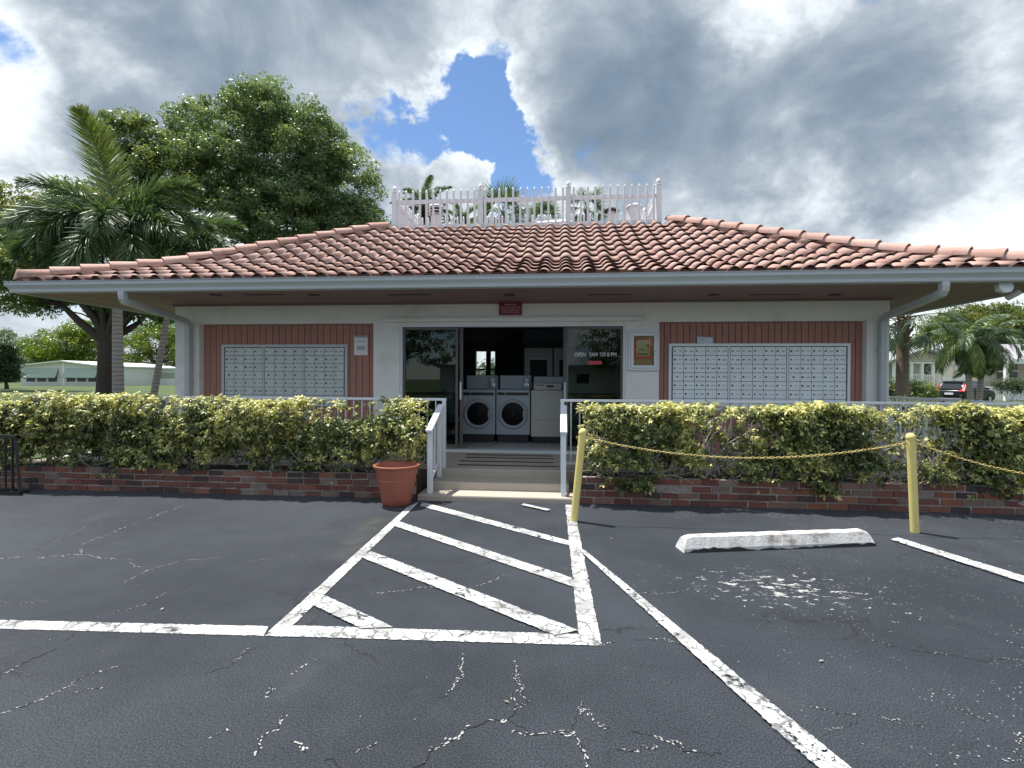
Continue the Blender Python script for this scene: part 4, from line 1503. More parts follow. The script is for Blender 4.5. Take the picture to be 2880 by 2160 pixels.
def brick_wall(label, x0, x1, courses, ch, bl, lead):
    tg = thing('planter_wall', label, 'brick wall', ((x0 + x1) / 2, YBK, 0))
    xc = (x0 + x1) / 2
    inv = Matrix.Translation((-xc, -YBK, 0))
    hgt = courses * ch
    MB().box(x0 + 0.01, x1 - 0.01, YBK + 0.012, YBK + 0.09, -0.06, hgt - 0.012).xf(inv).build('mortar_core', M['mortar'], tg)
    variants = []
    for q in range(6):
        L, Hh = bl - 0.016, ch - 0.015
        mb = MB().box(0, L, 0, 0.088, 0, Hh)
        mb.v = [(x + random.gauss(0, 0.0035), y + (random.gauss(0, 0.002) if y < 0.01 else 0), z + random.gauss(0, 0.0025)) for x, y, z in mb.v]
        variants.append(mb.mesh('brick', M['brick']))
    for c_ in range(courses):
        off = -(c_ % 2) * bl * 0.5 + random.uniform(-0.02, 0.02)
        x = x0 + off
        while x < x1 - 0.02:
            a, b_ = max(x, x0), min(x + bl - 0.012, x1)
            if b_ - a > 0.04:
                o = link('brick', random.choice(variants), tg)
                o.location = inv @ Vector((a, YBK + random.gauss(0, 0.003), c_ * ch + 0.002))
                o.scale = ((b_ - a) / (bl - 0.012), 1, 1)
                o.rotation_euler = (random.gauss(0, 0.008), random.gauss(0, 0.008), random.gauss(0, 0.008))
            x += bl + random.gauss(0, 0.004)
    return tg


brick_wall('low red brick planter wall under the left hedge', -9.4, -1.80, 4, 0.078, 0.214, 0)
brick_wall('low red brick planter wall under the right hedge behind the bollards', 0.20, 8.2, 4, 0.082, 0.224, 0)
pl = MB().box(-9.38, -1.80, YBK + 0.092, 7.028, -0.06, 0.27)
pl.build('planter_bed', M['soil'], kind='structure')
MB().box(0.20, 8.18, YBK + 0.092, 7.028, -0.06, 0.285).build('planter_bed', M['soil'], kind='structure')

# ------------------------------------------------------------------ hedges (umbrella plant: whorls of leaflets)
_LB = np.array([(0, 0, 0), (0.30, -0.26, -0.03), (0.30, 0.26, -0.03), (0.36, 0.0, 0.03),
                (0.72, -0.25, -0.10), (0.72, 0.25, -0.10), (0.74, 0.0, -0.03), (1.0, 0.0, -0.20)])
_LB[:, 1] *= 0.72
_LF = np.array([(0, 1, 3), (0, 3, 2), (1, 4, 6), (1, 6, 3), (3, 6, 5), (3, 5, 2), (4, 7, 6), (6, 7, 5)])


def whorl(seed, k=7):
    """leaflets round a stalk end; returns verts, faces, leaflet id"""
    r_ = np.random.default_rng(seed)
    V, Fc, idx = [], [], []
    for i in range(k):
        a = 2 * math.pi * i / k + r_.normal(0, 0.12)
        tilt = r_.normal(0.30, 0.22)
        s = 0.085 * r_.uniform(0.75, 1.2)
        P = _LB * s
        P[:, 0] += 0.012
        ct, st_ = math.cos(tilt), math.sin(tilt)
        P = np.stack([P[:, 0] * ct + P[:, 2] * st_, P[:, 1], -P[:, 0] * st_ + P[:, 2] * ct], 1)
        ca, sa = math.cos(a), math.sin(a)
        P = np.stack([P[:, 0] * ca - P[:, 1] * sa, P[:, 0] * sa + P[:, 1] * ca, P[:, 2]], 1)
        Fc.append(_LF + len(_LB) * i)
        V.append(P)
        idx += [i] * len(_LB)
    return np.concatenate(V), np.concatenate(Fc), np.array(idx)


WH = [whorl(100 + i, 6 + i % 3) for i in range(6)]


def rot_to(d, spin):
    """rotation matrices taking +z to directions d with a spin about it"""
    d = d / np.linalg.norm(d, axis=1, keepdims=True)
    h = np.tile(np.array([0.31, 0.17, 0.05]), (len(d), 1))
    s = np.cross(d, h)
    s /= np.linalg.norm(s, axis=1, keepdims=True)
    u = np.cross(d, s)
    c_, s_ = np.cos(spin)[:, None], np.sin(spin)[:, None]
    a = s * c_ + u * s_
    b_ = -s * s_ + u * c_
    return np.stack([a, b_, d], 2)


def vnoise(P, seed):
    """cheap smooth noise from a few sines"""
    r_ = np.random.default_rng(seed)
    out = np.zeros(len(P))
    for q in range(7):
        k = r_.normal(0, 1, 3) * (2.2 + q * 1.1)
        out += np.sin(P @ k + r_.uniform(0, 6.28)) / (1 + 0.35 * q)
    return out / 2.6


def hedge(label, x0, x1, top, n, nbranch, seed, gap, nsingle):
    r_ = np.random.default_rng(seed)
    xc = (x0 + x1) / 2
    tg = thing('hedge', label, 'hedge', (xc, 6.72, 0.27))
    base = np.array([xc, 6.72, 0.27])
    P = np.empty((0, 3))
    while len(P) < n:
        Q = np.stack([r_.uniform(x0, x1, n), 6.34 + 0.60 * r_.beta(0.9, 1.5, n), r_.uniform(0.36, 1.0, n)], 1)
        tp = top(Q[:, 0])
        Q[:, 2] = 0.33 + (Q[:, 2] - 0.36) / 0.64 * (tp - 0.33)
        rel = (Q[:, 2] - 0.33) / (tp - 0.33)
        nz = vnoise(Q * np.array([2.6, 1.4, 3.0]), seed)
        dens = np.clip(0.62 + 0.95 * nz - gap(Q[:, 0]) * (1 - 0.75 * np.clip((rel - 0.80) / 0.15, 0, 1)), 0.03, 1)
        dens *= np.where(rel < 0.12, 0.45, 1.0)
        Q[:, 1] -= 0.09 * np.clip(nz, -1, 1) + np.where(rel < 0.3, 0.05, 0.0)
        Q[:, 2] -= np.where((rel < 0.15) & (nz > 0.35), 0.14, 0.0)
        P = np.concatenate([P, Q[r_.random(n) < dens]])
    P = P[:n]
    tp = top(P[:, 0])
    rel = (P[:, 2] - 0.33) / (tp - 0.33)
    D = np.stack([r_.normal(0, 0.6, n), r_.normal(-0.45, 0.5, n), r_.normal(0.6, 0.5, n) + 0.7 * (rel > 0.85)], 1)
    Rm = rot_to(D, r_.uniform(0, 6.28, n))
    S = 0.32 + 0.60 * r_.beta(1.5, 1.9, n)
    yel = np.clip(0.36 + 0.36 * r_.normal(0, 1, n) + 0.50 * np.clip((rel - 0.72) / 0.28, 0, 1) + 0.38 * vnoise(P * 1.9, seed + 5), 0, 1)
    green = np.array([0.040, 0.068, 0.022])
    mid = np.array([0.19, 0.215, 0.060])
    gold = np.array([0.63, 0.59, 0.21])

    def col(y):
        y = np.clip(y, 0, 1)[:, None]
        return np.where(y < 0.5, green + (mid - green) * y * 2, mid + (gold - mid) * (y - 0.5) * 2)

    front = np.argsort(P[:, 1] + 0.12 * r_.random(n))
    singles = set(front[:nsingle * 3:3].tolist())
    Vs, Fs, Ts = [], [], []
    off = 0
    kinds = r_.integers(0, len(WH), n)
    shared = {}
    for i in range(n):
        V, Fc, idx = WH[kinds[i]]
        if i in singles:
            yb = int(yel[i] * 4.99)
            key = (int(kinds[i]), yb)
            if key not in shared:
                rr = np.random.default_rng(yb * 10 + key[0])
                ly = yb / 5 + 0.1 + rr.normal(0, 0.24, 9)
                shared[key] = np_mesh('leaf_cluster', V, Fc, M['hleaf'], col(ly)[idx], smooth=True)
            o = link('leaf_cluster', shared[key], tg)
            m3 = Matrix(Rm[i].tolist()).to_4x4()
            o.matrix_local = Matrix.Translation(Vector(P[i] - base)) @ m3 @ Matrix.Scale(float(S[i]), 4)
            continue
        Vs.append((V * S[i]) @ Rm[i].T + P[i] - base)
        Fs.append(Fc + off)
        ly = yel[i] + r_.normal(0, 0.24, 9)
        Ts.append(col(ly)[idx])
        off += len(V)
    link('foliage', np_mesh('foliage', np.concatenate(Vs), np.concatenate(Fs), M['hleaf'], np.concatenate(Ts), smooth=True), tg, kind='stuff')
    br = MB()
    for q in range(nbranch):
        xb = random.uniform(x0 + 0.1, x1 - 0.1)
        if random.random() > 0.35 + 1.2 * float(gap(np.array([xb]))[0]):
            continue
        z = random.uniform(0.28, 0.75) if random.random() < 0.6 else 0.28
        y = random.uniform(6.48, 6.9)
        p = Vector((xb, y, z))
        d = Vector((random.gauss(0, 0.75), random.gauss(-0.12, 0.35), random.uniform(0.25, 1.0))).normalized()
        pts, rd = [p.copy()], []
        L = random.uniform(0.35, 0.85)
        ns = 7
        for k in range(ns):
            d = (d + Vector((random.gauss(0, 0.28), random.gauss(0, 0.18), random.gauss(0.06, 0.22)))).normalized()
            p = p + d * L / ns
            p.y = max(6.40, min(6.98, p.y))
            p.z = min(p.z, float(top(np.array([p.x]))[0]) - 0.05)
            p.x = max(x0, min(x1, p.x))
            pts.append(p.copy())
        r0 = random.uniform(0.003, 0.0075)
        br.tube([a - Vector(base) for a in pts], [r0 * (1 - 0.6 * k / ns) for k in range(ns + 1)], 5, cap=False)
    for q in range(int((x1 - x0) / 0.28)):               # upright stems
        xb = x0 + 0.14 + q * 0.28 + random.gauss(0, 0.05)
        p = Vector((xb, random.uniform(6.6, 6.85), 0.22))
        pts = [p.copy()]
        d = Vector((random.gauss(0, 0.25), random.gauss(0, 0.1), 1)).normalized()
        for k in range(7):
            d = (d + Vector((random.gauss(0, 0.25), random.gauss(0, 0.1), 0.05))).normalized()
            p = p + d * 0.11
            pts.append(p.copy())
        br.tube([a - Vector(base) for a in pts], [0.014 - 0.0014 * k for k in range(8)], 6, cap=False)
    br.build('branches', M['twig'], tg, smooth=True, fix=False, kind='stuff')
    return tg


def top_l(x):
    return 1.285 - 0.055 * np.clip((x + 7.0) / 3.0, 0, 1) + 0.018 * np.sin(x * 5.1) + 0.012 * np.sin(x * 13.0)


def top_r(x):
    return 1.205 + 0.02 * np.sin(x * 4.3 + 1) + 0.015 * np.sin(x * 11.0)


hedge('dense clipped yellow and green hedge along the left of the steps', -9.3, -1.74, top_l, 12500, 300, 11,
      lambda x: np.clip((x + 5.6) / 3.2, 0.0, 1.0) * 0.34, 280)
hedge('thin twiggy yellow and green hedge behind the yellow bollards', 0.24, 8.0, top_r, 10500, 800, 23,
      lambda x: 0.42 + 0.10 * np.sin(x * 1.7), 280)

# ------------------------------------------------------------------ railings
YR = 7.12
ZR = 1.235


def railing(label, pts, ends=None, post_every=1.9, pitch=0.115):
    p0 = Vector(pts[0])
    tg = thing('railing', label, 'railing', (p0.x, p0.y, ZT))
    inv = Matrix.Translation((-p0.x, -p0.y, -ZT))
    bal = MB().box(-0.008, 0.008, -0.008, 0.008, 0.09, ZR - ZT - 0.03).mesh('baluster', M['whitepaint'])
    pos_ = MB().box(-0.024, 0.024, -0.024, 0.024, -0.01, ZR - ZT - 0.022).mesh('post', M['whitepaint'])
    for a, b_ in zip(pts, pts[1:]):
        a, b_ = Vector((*a, 0)), Vector((*b_, 0))
        L = (b_ - a).length
        d = (b_ - a).normalized()
        MB().bar(a + Vector((0, 0, ZR - 0.02)) - d * 0.03, b_ + Vector((0, 0, ZR - 0.02)) + d * 0.03, 0.058, 0.036).xf(inv).build('top_rail', M['whitepaint'], tg, bevel=0.006)
        MB().bar(a + Vector((0, 0, ZT + 0.09)), b_ + Vector((0, 0, ZT + 0.09)), 0.03, 0.03).xf(inv).build('bottom_rail', M['whitepaint'], tg)
        n = max(1, round(L / post_every))
        for i in range(n + 1):
            o = link('post', pos_, tg)
            o.location = inv @ (a + d * (L * i / n) + Vector((0, 0, ZT)))
        nb = int(L / pitch)
        for i in range(1, nb):
            o = link('baluster', bal, tg)
            o.location = inv @ (a + d * (L * i / nb) + Vector((0, 0, ZT)))
    return tg


railing('white metal railing behind the left hedge', [(-1.60, YR), (-7.55, YR)])
railing('white metal railing behind the right hedge', [(0.02, YR), (5.68, YR)])
railing('white metal railing along the right side of the terrace', [(5.75, YR + 0.08), (5.75, 14.0)])


def handrail(label, x, rails=True):
    tg = thing('handrail', label, 'handrail', (x, 6.45, 0.07))
    y0, y1 = 6.47, 7.02
    z0, z1 = 0.87, 1.13
    MB().box(-0.032, 0.032, -0.03, 0.03, 0.0, z0 - 0.07).build('post', M['whitepaint'], tg, bevel=0.004)
    MB().box(-0.03, 0.03, y1 - 6.45 - 0.10, y1 - 6.45 - 0.045, 0.11, z1 - 0.10).build('post', M['whitepaint'], tg, bevel=0.004)
    MB().bar((0, -0.08, z0 - 0.07 - 0.02), (0, y1 - 6.45 + 0.03, z1 - 0.07 + 0.01), 0.085, 0.036).build('grab_rail', M['whitepaint'], tg, bevel=0.008)
    MB().bar((0, 0.03, 0.16), (0, y1 - 6.45 - 0.05, 0.34), 0.03, 0.03).build('lower_rail', M['whitepaint'], tg)
    MB().box(-0.012, 0.012, 0.22, 0.244, 0.27, z0 - 0.07 + 0.10).build('baluster', M['whitepaint'], tg)
    return tg


handrail('short white stair handrail on the left, next to the terracotta pot', -1.625)
handrail('short white stair handrail seen edge on at right of steps', 0.035)

# ------------------------------------------------------------------ pot
pt = on_z(1112, 1424)
pot = thing('plant_pot', 'empty terracotta coloured plastic plant pot beside the steps', 'pot', (pt.x - 0.02, 6.115, 0))
PR = [(0.150, 0.0), (0.165, 0.012), (0.180, 0.08), (0.226, 0.30), (0.229, 0.302), (0.229, 0.312), (0.227, 0.315), (0.256, 0.445), (0.272, 0.452), (0.276, 0.462), (0.272, 0.474), (0.258, 0.478),
      (0.247, 0.470), (0.240, 0.445), (0.205, 0.25), (0.165, 0.06), (0.01, 0.05)]
MB().lathe(PR, 48).build('shell', M['terracotta'], pot, smooth=True)
MB().lathe([(0.178, 0.001), (0.180, 0.09), (0.001, 0.10)], 24).xf(Matrix.Scale(0.86, 4)).build('soil', M['soil'], pot)


# ------------------------------------------------------------------ bollards, chains
def bollard(label, base, top_px, h=0.985):
    b0 = on_z(*base)
    tg = thing('bollard', label, 'bollard', (b0.x, b0.y, 0), 'yellow chain bollards')
    t1 = on_y(*top_px, b0.y)
    lean = (t1.x - b0.x) / max(t1.z, 0.5)
    r = 0.039
    p = MB().lathe([(r, -0.06), (r, h - 0.055)], 20)
    p.xf(Matrix(((1, 0, lean, 0), (0, 1, 0, 0), (0, 0, 1, 0), (0, 0, 0, 1)))).build('post', M['yellow'], tg, smooth=True)
    c_ = MB().lathe([(r + 0.003, h - 0.06), (r + 0.005, h - 0.05), (r + 0.004, h - 0.035), (r * 0.85, h - 0.015), (r * 0.5, h - 0.003), (0.004, h)], 20)
    c_.xf(Matrix(((1, 0, lean, 0), (0, 1, 0, 0), (0, 0, 1, 0), (0, 0, 0, 1)))).build('cap', M['yellow'], tg, smooth=True)
    eye = []
    for s in (-1, 1):
        q = Vector((lean * (h - 0.1) + s * (r + 0.012), -0.005, h - 0.10))
        MB().tube([q + Vector((0.012 * math.cos(a), 0, 0.012 * math.sin(a))) for a in [i * math.pi / 4 for i in range(9)]], 0.003, 5, cap=False).build('eye_bolt', M['chain'], tg)
        eye.append(q + Vector((b0.x, b0.y, 0)))
    return eye


e1 = bollard('leaning yellow bollard right of the steps', (1614, 1466), (1640, 1203))
e2 = bollard('upright yellow bollard behind the right end of the wheel stop', (2573, 1497), (2561, 1216))
e3 = bollard('yellow bollard past the right edge of the photo', (3720, 1540), (3722, 1245))


def chain(label, a, b, sag):
    n = int((b - a).length / 0.031)
    pts = []
    for i in range(n + 1):
        k = i / n
        p = a.lerp(b, k)
        p.z -= sag * (1 - (2 * k - 1) ** 2)
        pts.append(p)
    mb = MB()
    for i in range(n):
        p, q = pts[i], pts[i + 1]
        d = (q - p).normalized()
        s = d.cross(Vector((0, 0, 1))).normalized()
        u = s.cross(d)
        if i % 2:
            s = u
        s = (s + Vector((0, random.gauss(0, 0.2), random.gauss(0, 0.2)))).normalized()
        L, Wd = 0.022, 0.010
        loop = []
        for k in range(10):
            an = 2 * math.pi * k / 10
            loop.append((p + q) / 2 + d * (L * math.cos(an)) + s * (Wd * math.sin(an)))
        loop.append(loop[0])
        loop.append(loop[1])
        mb.tube(loop[:11], 0.0031, 5, cap=False)
    mb.build('chain', M['chain'], None, smooth=True, fix=False, label=label, category='chain')


lowz = Z(2130, 1298, 5.33)
chain('yellow plastic chain sagging between the leaning and the upright bollard', e1[1], e2[0], (e1[1].z + e2[0].z) / 2 - lowz)
chain('yellow plastic chain running from the upright bollard out of the frame', e2[1], e3[0], 0.34)

# ------------------------------------------------------------------ wheel stop
a, b_ = on_z(1924, 1556), on_z(2464, 1536)
d = (b_ - a)
L = d.length
ang = math.atan2(d.y, d.x)
ws = thing('wheel_stop', 'worn white painted concrete wheel stop in the right hand bay', 'wheel stop', ((a + b_) / 2 + Vector((0, 0, 0))), rz=ang)
prof_ = [(0.0, 0.0), (0.006, 0.035), (0.045, 0.120), (0.062, 0.130), (0.118, 0.130), (0.135, 0.120), (0.172, 0.035), (0.178, 0.0)]
nseg = 40
vs, fs = [], []
for i in range(nseg + 1):
    k = i / nseg
    x = -L / 2 + L * k
    e = min(1, min(k, 1 - k) * nseg / 2.0)
    for (py_, pz_) in prof_:
        jz = random.gauss(0, 0.0014)
        jy = random.gauss(0, 0.0012)
        zz = pz_ * (0.80 + 0.2 * e)
        xx = x
        if i in (0, nseg):
            xx += (0.03 * pz_ / 0.13) * (1 if i == 0 else -1)
        if py_ == 0.0 or py_ == 0.178:
            jy += random.choice((0, 0, 0, 0.008)) * (1 if py_ == 0 else -1)
        vs.append((xx, py_ + jy, max(0.0, zz + (jz if pz_ > 0 else 0)) - (0.002 if pz_ == 0 else 0)))
n = len(prof_)
for i in range(nseg):
    for k in range(n - 1):
        fs.append((i * n + k, i * n + k + 1, (i + 1) * n + k + 1, (i + 1) * n + k))
fs.append(tuple(range(n)))
fs.append(tuple(reversed(range(nseg * n, nseg * n + n))))
MB().add(vs, fs).build('block', M['stop'], ws)
cv, cf = [], []                                       # broken lower edge, bare dark concrete
for i in range(nseg + 1):
    x = -L / 2 + L * i / nseg
    k = i / nseg
    hh = max(0.0, 0.016 + 0.012 * math.sin(k * 9) + random.gauss(0, 0.006)) if (0.03 < k) else 0.003
    cv += [(x, -0.0045, 0.0), (x, -0.003 + hh * 0.12, hh + 0.004)]
    if i:
        m_ = 2 * i
        cf.append((m_ - 2, m_, m_ + 1, m_ - 1))
MB().add(cv, cf).build('chipped_edge', mat('broken concrete', (0.035, 0.033, 0.032), 0.95, 0.4, 40.0), ws)

# ------------------------------------------------------------------ black rack at the left edge
q = on_z(58, 1390)
rk = thing('metal_rack', 'black metal rack frame with wire shelves at left end of brick wall', 'rack', (q.x, q.y, 0))
MB().bar((0.0, 0, 0.0), (-0.13, 0.05, 0.72), 0.028, 0.022).build('leg', M['blackmetal'], rk)
MB().bar((-0.17, 0.05, 0.0), (-0.17, 0.05, 0.73), 0.020, 0.020).build('leg', M['blackmetal'], rk)
MB().bar((-0.27, 0.05, 0.0), (-0.27, 0.05, 0.73), 0.016, 0.016).build('leg', M['blackmetal'], rk)
MB().bar((-0.9, 0.05, 0.0), (-0.77, 0.05, 0.72), 0.04, 0.03).build('leg', M['blackmetal'], rk)
MB().bar((-0.92, -0.02, 0.02), (0.03, -0.02, 0.02), 0.05, 0.035).build('foot_bar', M['blackmetal'], rk)
MB().bar((-0.9, 0.10, 0.02), (0.0, 0.10, 0.02), 0.04, 0.03).build('foot_bar', M['blackmetal'], rk)
MB().bar((-0.8, 0.05, 0.73), (-0.1, 0.05, 0.73), 0.04, 0.04).build('top_bar', M['blackmetal'], rk)
for k in range(5):
    z = 0.42 + 0.05 * k
    MB().bar((-0.78, 0.05, z), (-0.10, 0.05, z), 0.008, 0.008).build('wire', M['blackmetal'], rk)

# ------------------------------------------------------------------ flood light and camera under the right eave
fp = on_y(2820, 809, 7.33)
fl_ = thing('flood_light', 'round white flood lamp under the right end of the eave', 'lamp', (fp.x, 7.33, ZS))
zz = fp.z - ZS
MB().lathe([(0.085, 0.06), (0.088, 0.05), (0.082, 0.0), (0.05, -0.06), (0.03, -0.09)], 24).xf(Matrix.Translation((0, 0, zz)) @ Matrix.Rotation(rad(78), 4, 'X')).build('lamp_head', M['whitepaint'], fl_, smooth=True)
MB().tube([(0, 0.06, zz + 0.0), (0, 0.12, -0.03), (0, 0.12, -0.001)], 0.016, 8).build('bracket', M['whitepaint'], fl_)
cp = on_y(2850, 829, 7.62)
cm = thing('security_camera', 'small white bullet camera next to flood lamp under right eave', 'camera', (cp.x, 7.62, ZS))
zz = cp.z - ZS
MB().lathe([(0.042, -0.08), (0.042, 0.07), (0.036, 0.08)], 16).xf(Matrix.Translation((0, 0, zz)) @ Matrix.Rotation(rad(68), 4, 'X') @ Matrix.Rotation(0.2, 4, 'Y')).build('housing', M['whitepaint'], cm, smooth=True)
MB().tube([(0, 0.02, zz + 0.02), (0, 0.05, -0.001)], 0.013, 8).build('bracket', M['whitepaint'], cm)

# ------------------------------------------------------------------ trees
def leaf_cloud(P, N, size, col, r_):
    """leaf blades (folded rhombs) at points P, facing roughly N"""
    n = len(P)
    Rm = rot_to(N, r_.uniform(0, 6.28, n))
    s = size * r_.uniform(0.6, 1.3, n)
    T = np.array([(-1, 0, 0), (0, -0.42, 0.10), (1, 0, -0.05), (0, 0.42, 0.10)])
    V = np.einsum('nij,kj->nki', Rm, T) * s[:, None, None] + P[:, None, :]
    Fq = np.arange(n * 4).reshape(n, 4)
    return V.reshape(-1, 3), Fq, np.repeat(col, 4, 0)


def tree(name, label, base, lobes, nclump, per, clump_r, leaf, cols, trunk_r, fork_z, seed, cat='tree', limbs=10, bark='bark', group=None, outer=0.55):
    """lobes: list of (centre, (rx, ry, rz)) in world space"""
    r_ = np.random.default_rng(seed)
    rnd = random.Random(seed)
    base = Vector(base)
    tg = thing(name, label, cat, base, group)
    vol = np.array([l[1][0] * l[1][1] * l[1][2] for l in lobes]) ** 0.8
    pick = r_.choice(len(lobes), nclump, p=vol / vol.sum())
    Cn, Up = [], []
    for i in pick:
        c, rr = lobes[i]
        d = r_.normal(0, 1, 3)
        d /= np.linalg.norm(d)
        k = outer + (1 - outer) * r_.random() ** 0.6
        if r_.random() < 0.12:
            k *= 0.6
        Cn.append(np.array(c) + d * np.array(rr) * k)
        Up.append(d)
    Cn, Up = np.array(Cn), np.array(Up)
    # leaves in the clumps: flattened puffs
    cr = clump_r * r_.uniform(0.55, 1.25, nclump)
    P = np.repeat(Cn, per, 0)
    G = r_.normal(0, 1, (len(P), 3))
    G *= (r_.random(len(P)) ** 0.33 / np.linalg.norm(G, axis=1))[:, None]
    P = P + G * np.repeat(cr, per)[:, None] * np.array([1.0, 1.0, 0.62])
    N = G * 0.7 + np.array([0, 0, 0.55]) + r_.normal(0, 0.55, P.shape)
    cl = np.repeat(r_.random(nclump), per) * 0.6 + r_.random(len(P)) * 0.4
    a, b_, c_ = (np.array(q) for q in cols)
    col = np.where(cl[:, None] < 0.5, a + (b_ - a) * cl[:, None] * 2, b_ + (c_ - b_) * (cl[:, None] - 0.5) * 2)
    V, Fq, T = leaf_cloud(P, N, leaf, col, r_)
    V = V - np.array(base)
    link('crown', np_mesh('crown', V, Fq, M['leaf'], T), tg)
    # trunk and limbs
    fork = Vector((base.x + rnd.gauss(0, 0.1), base.y, fork_z))
    mb = MB()
    H = fork - base
    pts = [Vector((0, 0, -0.2)), Vector((0.03, 0, 0.4)), H * 0.5 + Vector((rnd.gauss(0, 0.06), 0, 0)), H]
    mb.tube(pts, [trunk_r * 1.35, trunk_r * 1.05, trunk_r * 0.92, trunk_r * 0.9], 12)
    ids = r_.choice(nclump, min(limbs, nclump), replace=False)
    for q, i in enumerate(ids):
        e = Vector(Cn[i]) - base
        s = H * rnd.uniform(0.86, 1.0)
        mid = s.lerp(e, 0.45) + Vector((rnd.gauss(0, 0.3), rnd.gauss(0, 0.3), rnd.uniform(-0.1, 0.6)))
        q1 = s.lerp(mid, 0.5) + Vector((rnd.gauss(0, 0.12), rnd.gauss(0, 0.12), 0.12))
        rr = trunk_r * rnd.uniform(0.30, 0.55)
        mb.tube([s, q1, mid, mid.lerp(e, 0.5) + Vector((rnd.gauss(0, 0.2), 0, rnd.gauss(0, 0.2))), e], [rr, rr * 0.8, rr * 0.55, rr * 0.35, rr * 0.12], 7, cap=False)
        for w_ in range(2):
            e2 = mid + Vector((rnd.gauss(0, 1.2), rnd.gauss(0, 1.2), rnd.uniform(0.2, 1.6))) * (clump_r * 1.2)
            mb.tube([mid, mid.lerp(e2, 0.5) + Vector((rnd.gauss(0, 0.1), 0, 0.1)), e2], [rr * 0.4, rr * 0.28, rr * 0.08], 5, cap=False)
    mb.build('trunk', M[bark], tg, smooth=True, fix=False)
    return tg


def lobe(px, py, Y, rx, rz, ry=None):
    """crown lobe centred on a pixel at distance Y, radii given in pixels at that distance"""
    p = on_y(px, py, Y)
    k = Y / F
    return (tuple(p), (rx * k, (ry or rx) * k, rz * k))


def gb(px, Y):
    x = X(px, Y)
    return (x, Y, ground_z(x, Y) - 0.05)


OAK = ((0.075, 0.125, 0.070), (0.15, 0.21, 0.10), (0.28, 0.33, 0.15))
Y_ = 27.0
tree('oak_tree', 'largest dark green oak rising behind the left half of the tiled roof', gb(800, Y_),
     [lobe(760, 440, Y_, 215, 190), lobe(640, 520, Y_, 150, 150), lobe(950, 540, Y_, 140, 130), lobe(745, 330, Y_, 120, 90), lobe(840, 640, Y_, 230, 120),
      lobe(560, 380, Y_ + 1, 90, 80), lobe(1010, 660, Y_, 90, 80), lobe(900, 420, Y_, 110, 90)],
     1000, 140, 0.62, 0.095, OAK, 0.40, 5.0, 31, limbs=26)
Y_ = 22.5
tree('oak_tree', 'oak with forked dark trunk standing behind the grey palm trunk at left', gb(298, Y_),
     [lobe(380, 410, Y_ + 2, 110, 95), lobe(470, 520, Y_ + 2, 130, 120), lobe(330, 620, Y_ + 1, 190, 120), lobe(120, 760, Y_, 170, 95), lobe(480, 720, Y_ + 1, 140, 100), lobe(40, 690, Y_, 110, 110),
      lobe(420, 860, Y_ + 1, 120, 45), lobe(60, 830, Y_, 130, 55), lobe(230, 800, Y_ + 1, 120, 70)],
     760, 130, 0.55, 0.088, ((0.060, 0.10, 0.045), (0.13, 0.18, 0.065), (0.29, 0.31, 0.10)), 0.40, 3.2, 32, limbs=22)
Y_ = 40.0
tree('bright_tree', 'yellow green tree crown at the far left edge behind palm fronds', gb(-260, Y_),
     [lobe(40, 600, Y_, 110, 80), lobe(-60, 640, Y_, 130, 110), lobe(110, 640, Y_, 70, 60)],
     300, 110, 0.8, 0.15, ((0.06, 0.085, 0.018), (0.14, 0.16, 0.03), (0.26, 0.24, 0.05)), 0.35, 8.0, 33, limbs=10)
LIME = ((0.055, 0.095, 0.014), (0.14, 0.20, 0.025), (0.27, 0.32, 0.04))
tree('background_tree', 'bright lime green tree behind the pale green house at left', gb(190, 78.0),
     [lobe(170, 970, 78, 95, 50), lobe(100, 990, 78, 60, 35), lobe(235, 975, 78, 70, 60), lobe(230, 930, 78, 50, 30)],
     230, 80, 1.3, 0.20, LIME, 0.4, 3.5, 34, limbs=12)
tree('background_tree', 'bright lime green tree behind the white house by the building corner', gb(440, 80.0),
     [lobe(430, 960, 80, 80, 60), lobe(370, 990, 80, 60, 45), lobe(500, 940, 80, 70, 70), lobe(540, 1000, 80, 70, 50)],
     230, 80, 1.3, 0.20, LIME, 0.4, 3.5, 35, limbs=12)
tree('background_tree', 'hazy grey green tree at left edge beyond the pale green house', gb(-10, 95.0),
     [lobe(0, 975, 95, 70, 55), lobe(60, 1000, 95, 50, 35), lobe(-80, 985, 95, 80, 70)],
     160, 80, 1.6, 0.22, ((0.05, 0.085, 0.04), (0.10, 0.14, 0.06), (0.18, 0.22, 0.09)), 0.4, 4.0, 36, limbs=8)
tree('small_tree', 'small dark conical tree on the lawn at the left edge', gb(18, 44.0),
     [lobe(10, 1010, 44, 42, 45), lobe(0, 1050, 44, 48, 26), lobe(20, 980, 44, 25, 30)],
     150, 80, 0.55, 0.10, ((0.02, 0.045, 0.022), (0.04, 0.075, 0.035), (0.07, 0.11, 0.05)), 0.14, 1.3, 37, limbs=8)
# right hand side
tree('background_tree', 'broad green tree with yellowish top behind the porch house', gb(2790, 75.0),
     [lobe(2720, 925, 75, 110, 50), lobe(2830, 930, 75, 130, 60), lobe(2760, 890, 75, 100, 28), lobe(2900, 890, 75, 120, 35), lobe(2640, 950, 75, 50, 40)],
     340, 90, 1.3, 0.20, ((0.04, 0.075, 0.016), (0.10, 0.135, 0.028), (0.24, 0.23, 0.05)), 0.5, 4.0, 38, limbs=14)
tree('background_tree', 'dark green tree behind the sabal palm at right of the building', gb(2515, 90.0),
     [lobe(2500, 1020, 90, 45, 45), lobe(2470, 990, 90, 60, 50), lobe(2540, 1045, 90, 40, 25)],
     130, 70, 1.4, 0.22, ((0.03, 0.06, 0.02), (0.065, 0.10, 0.03), (0.12, 0.16, 0.04)), 0.4, 3.0, 39, limbs=8)
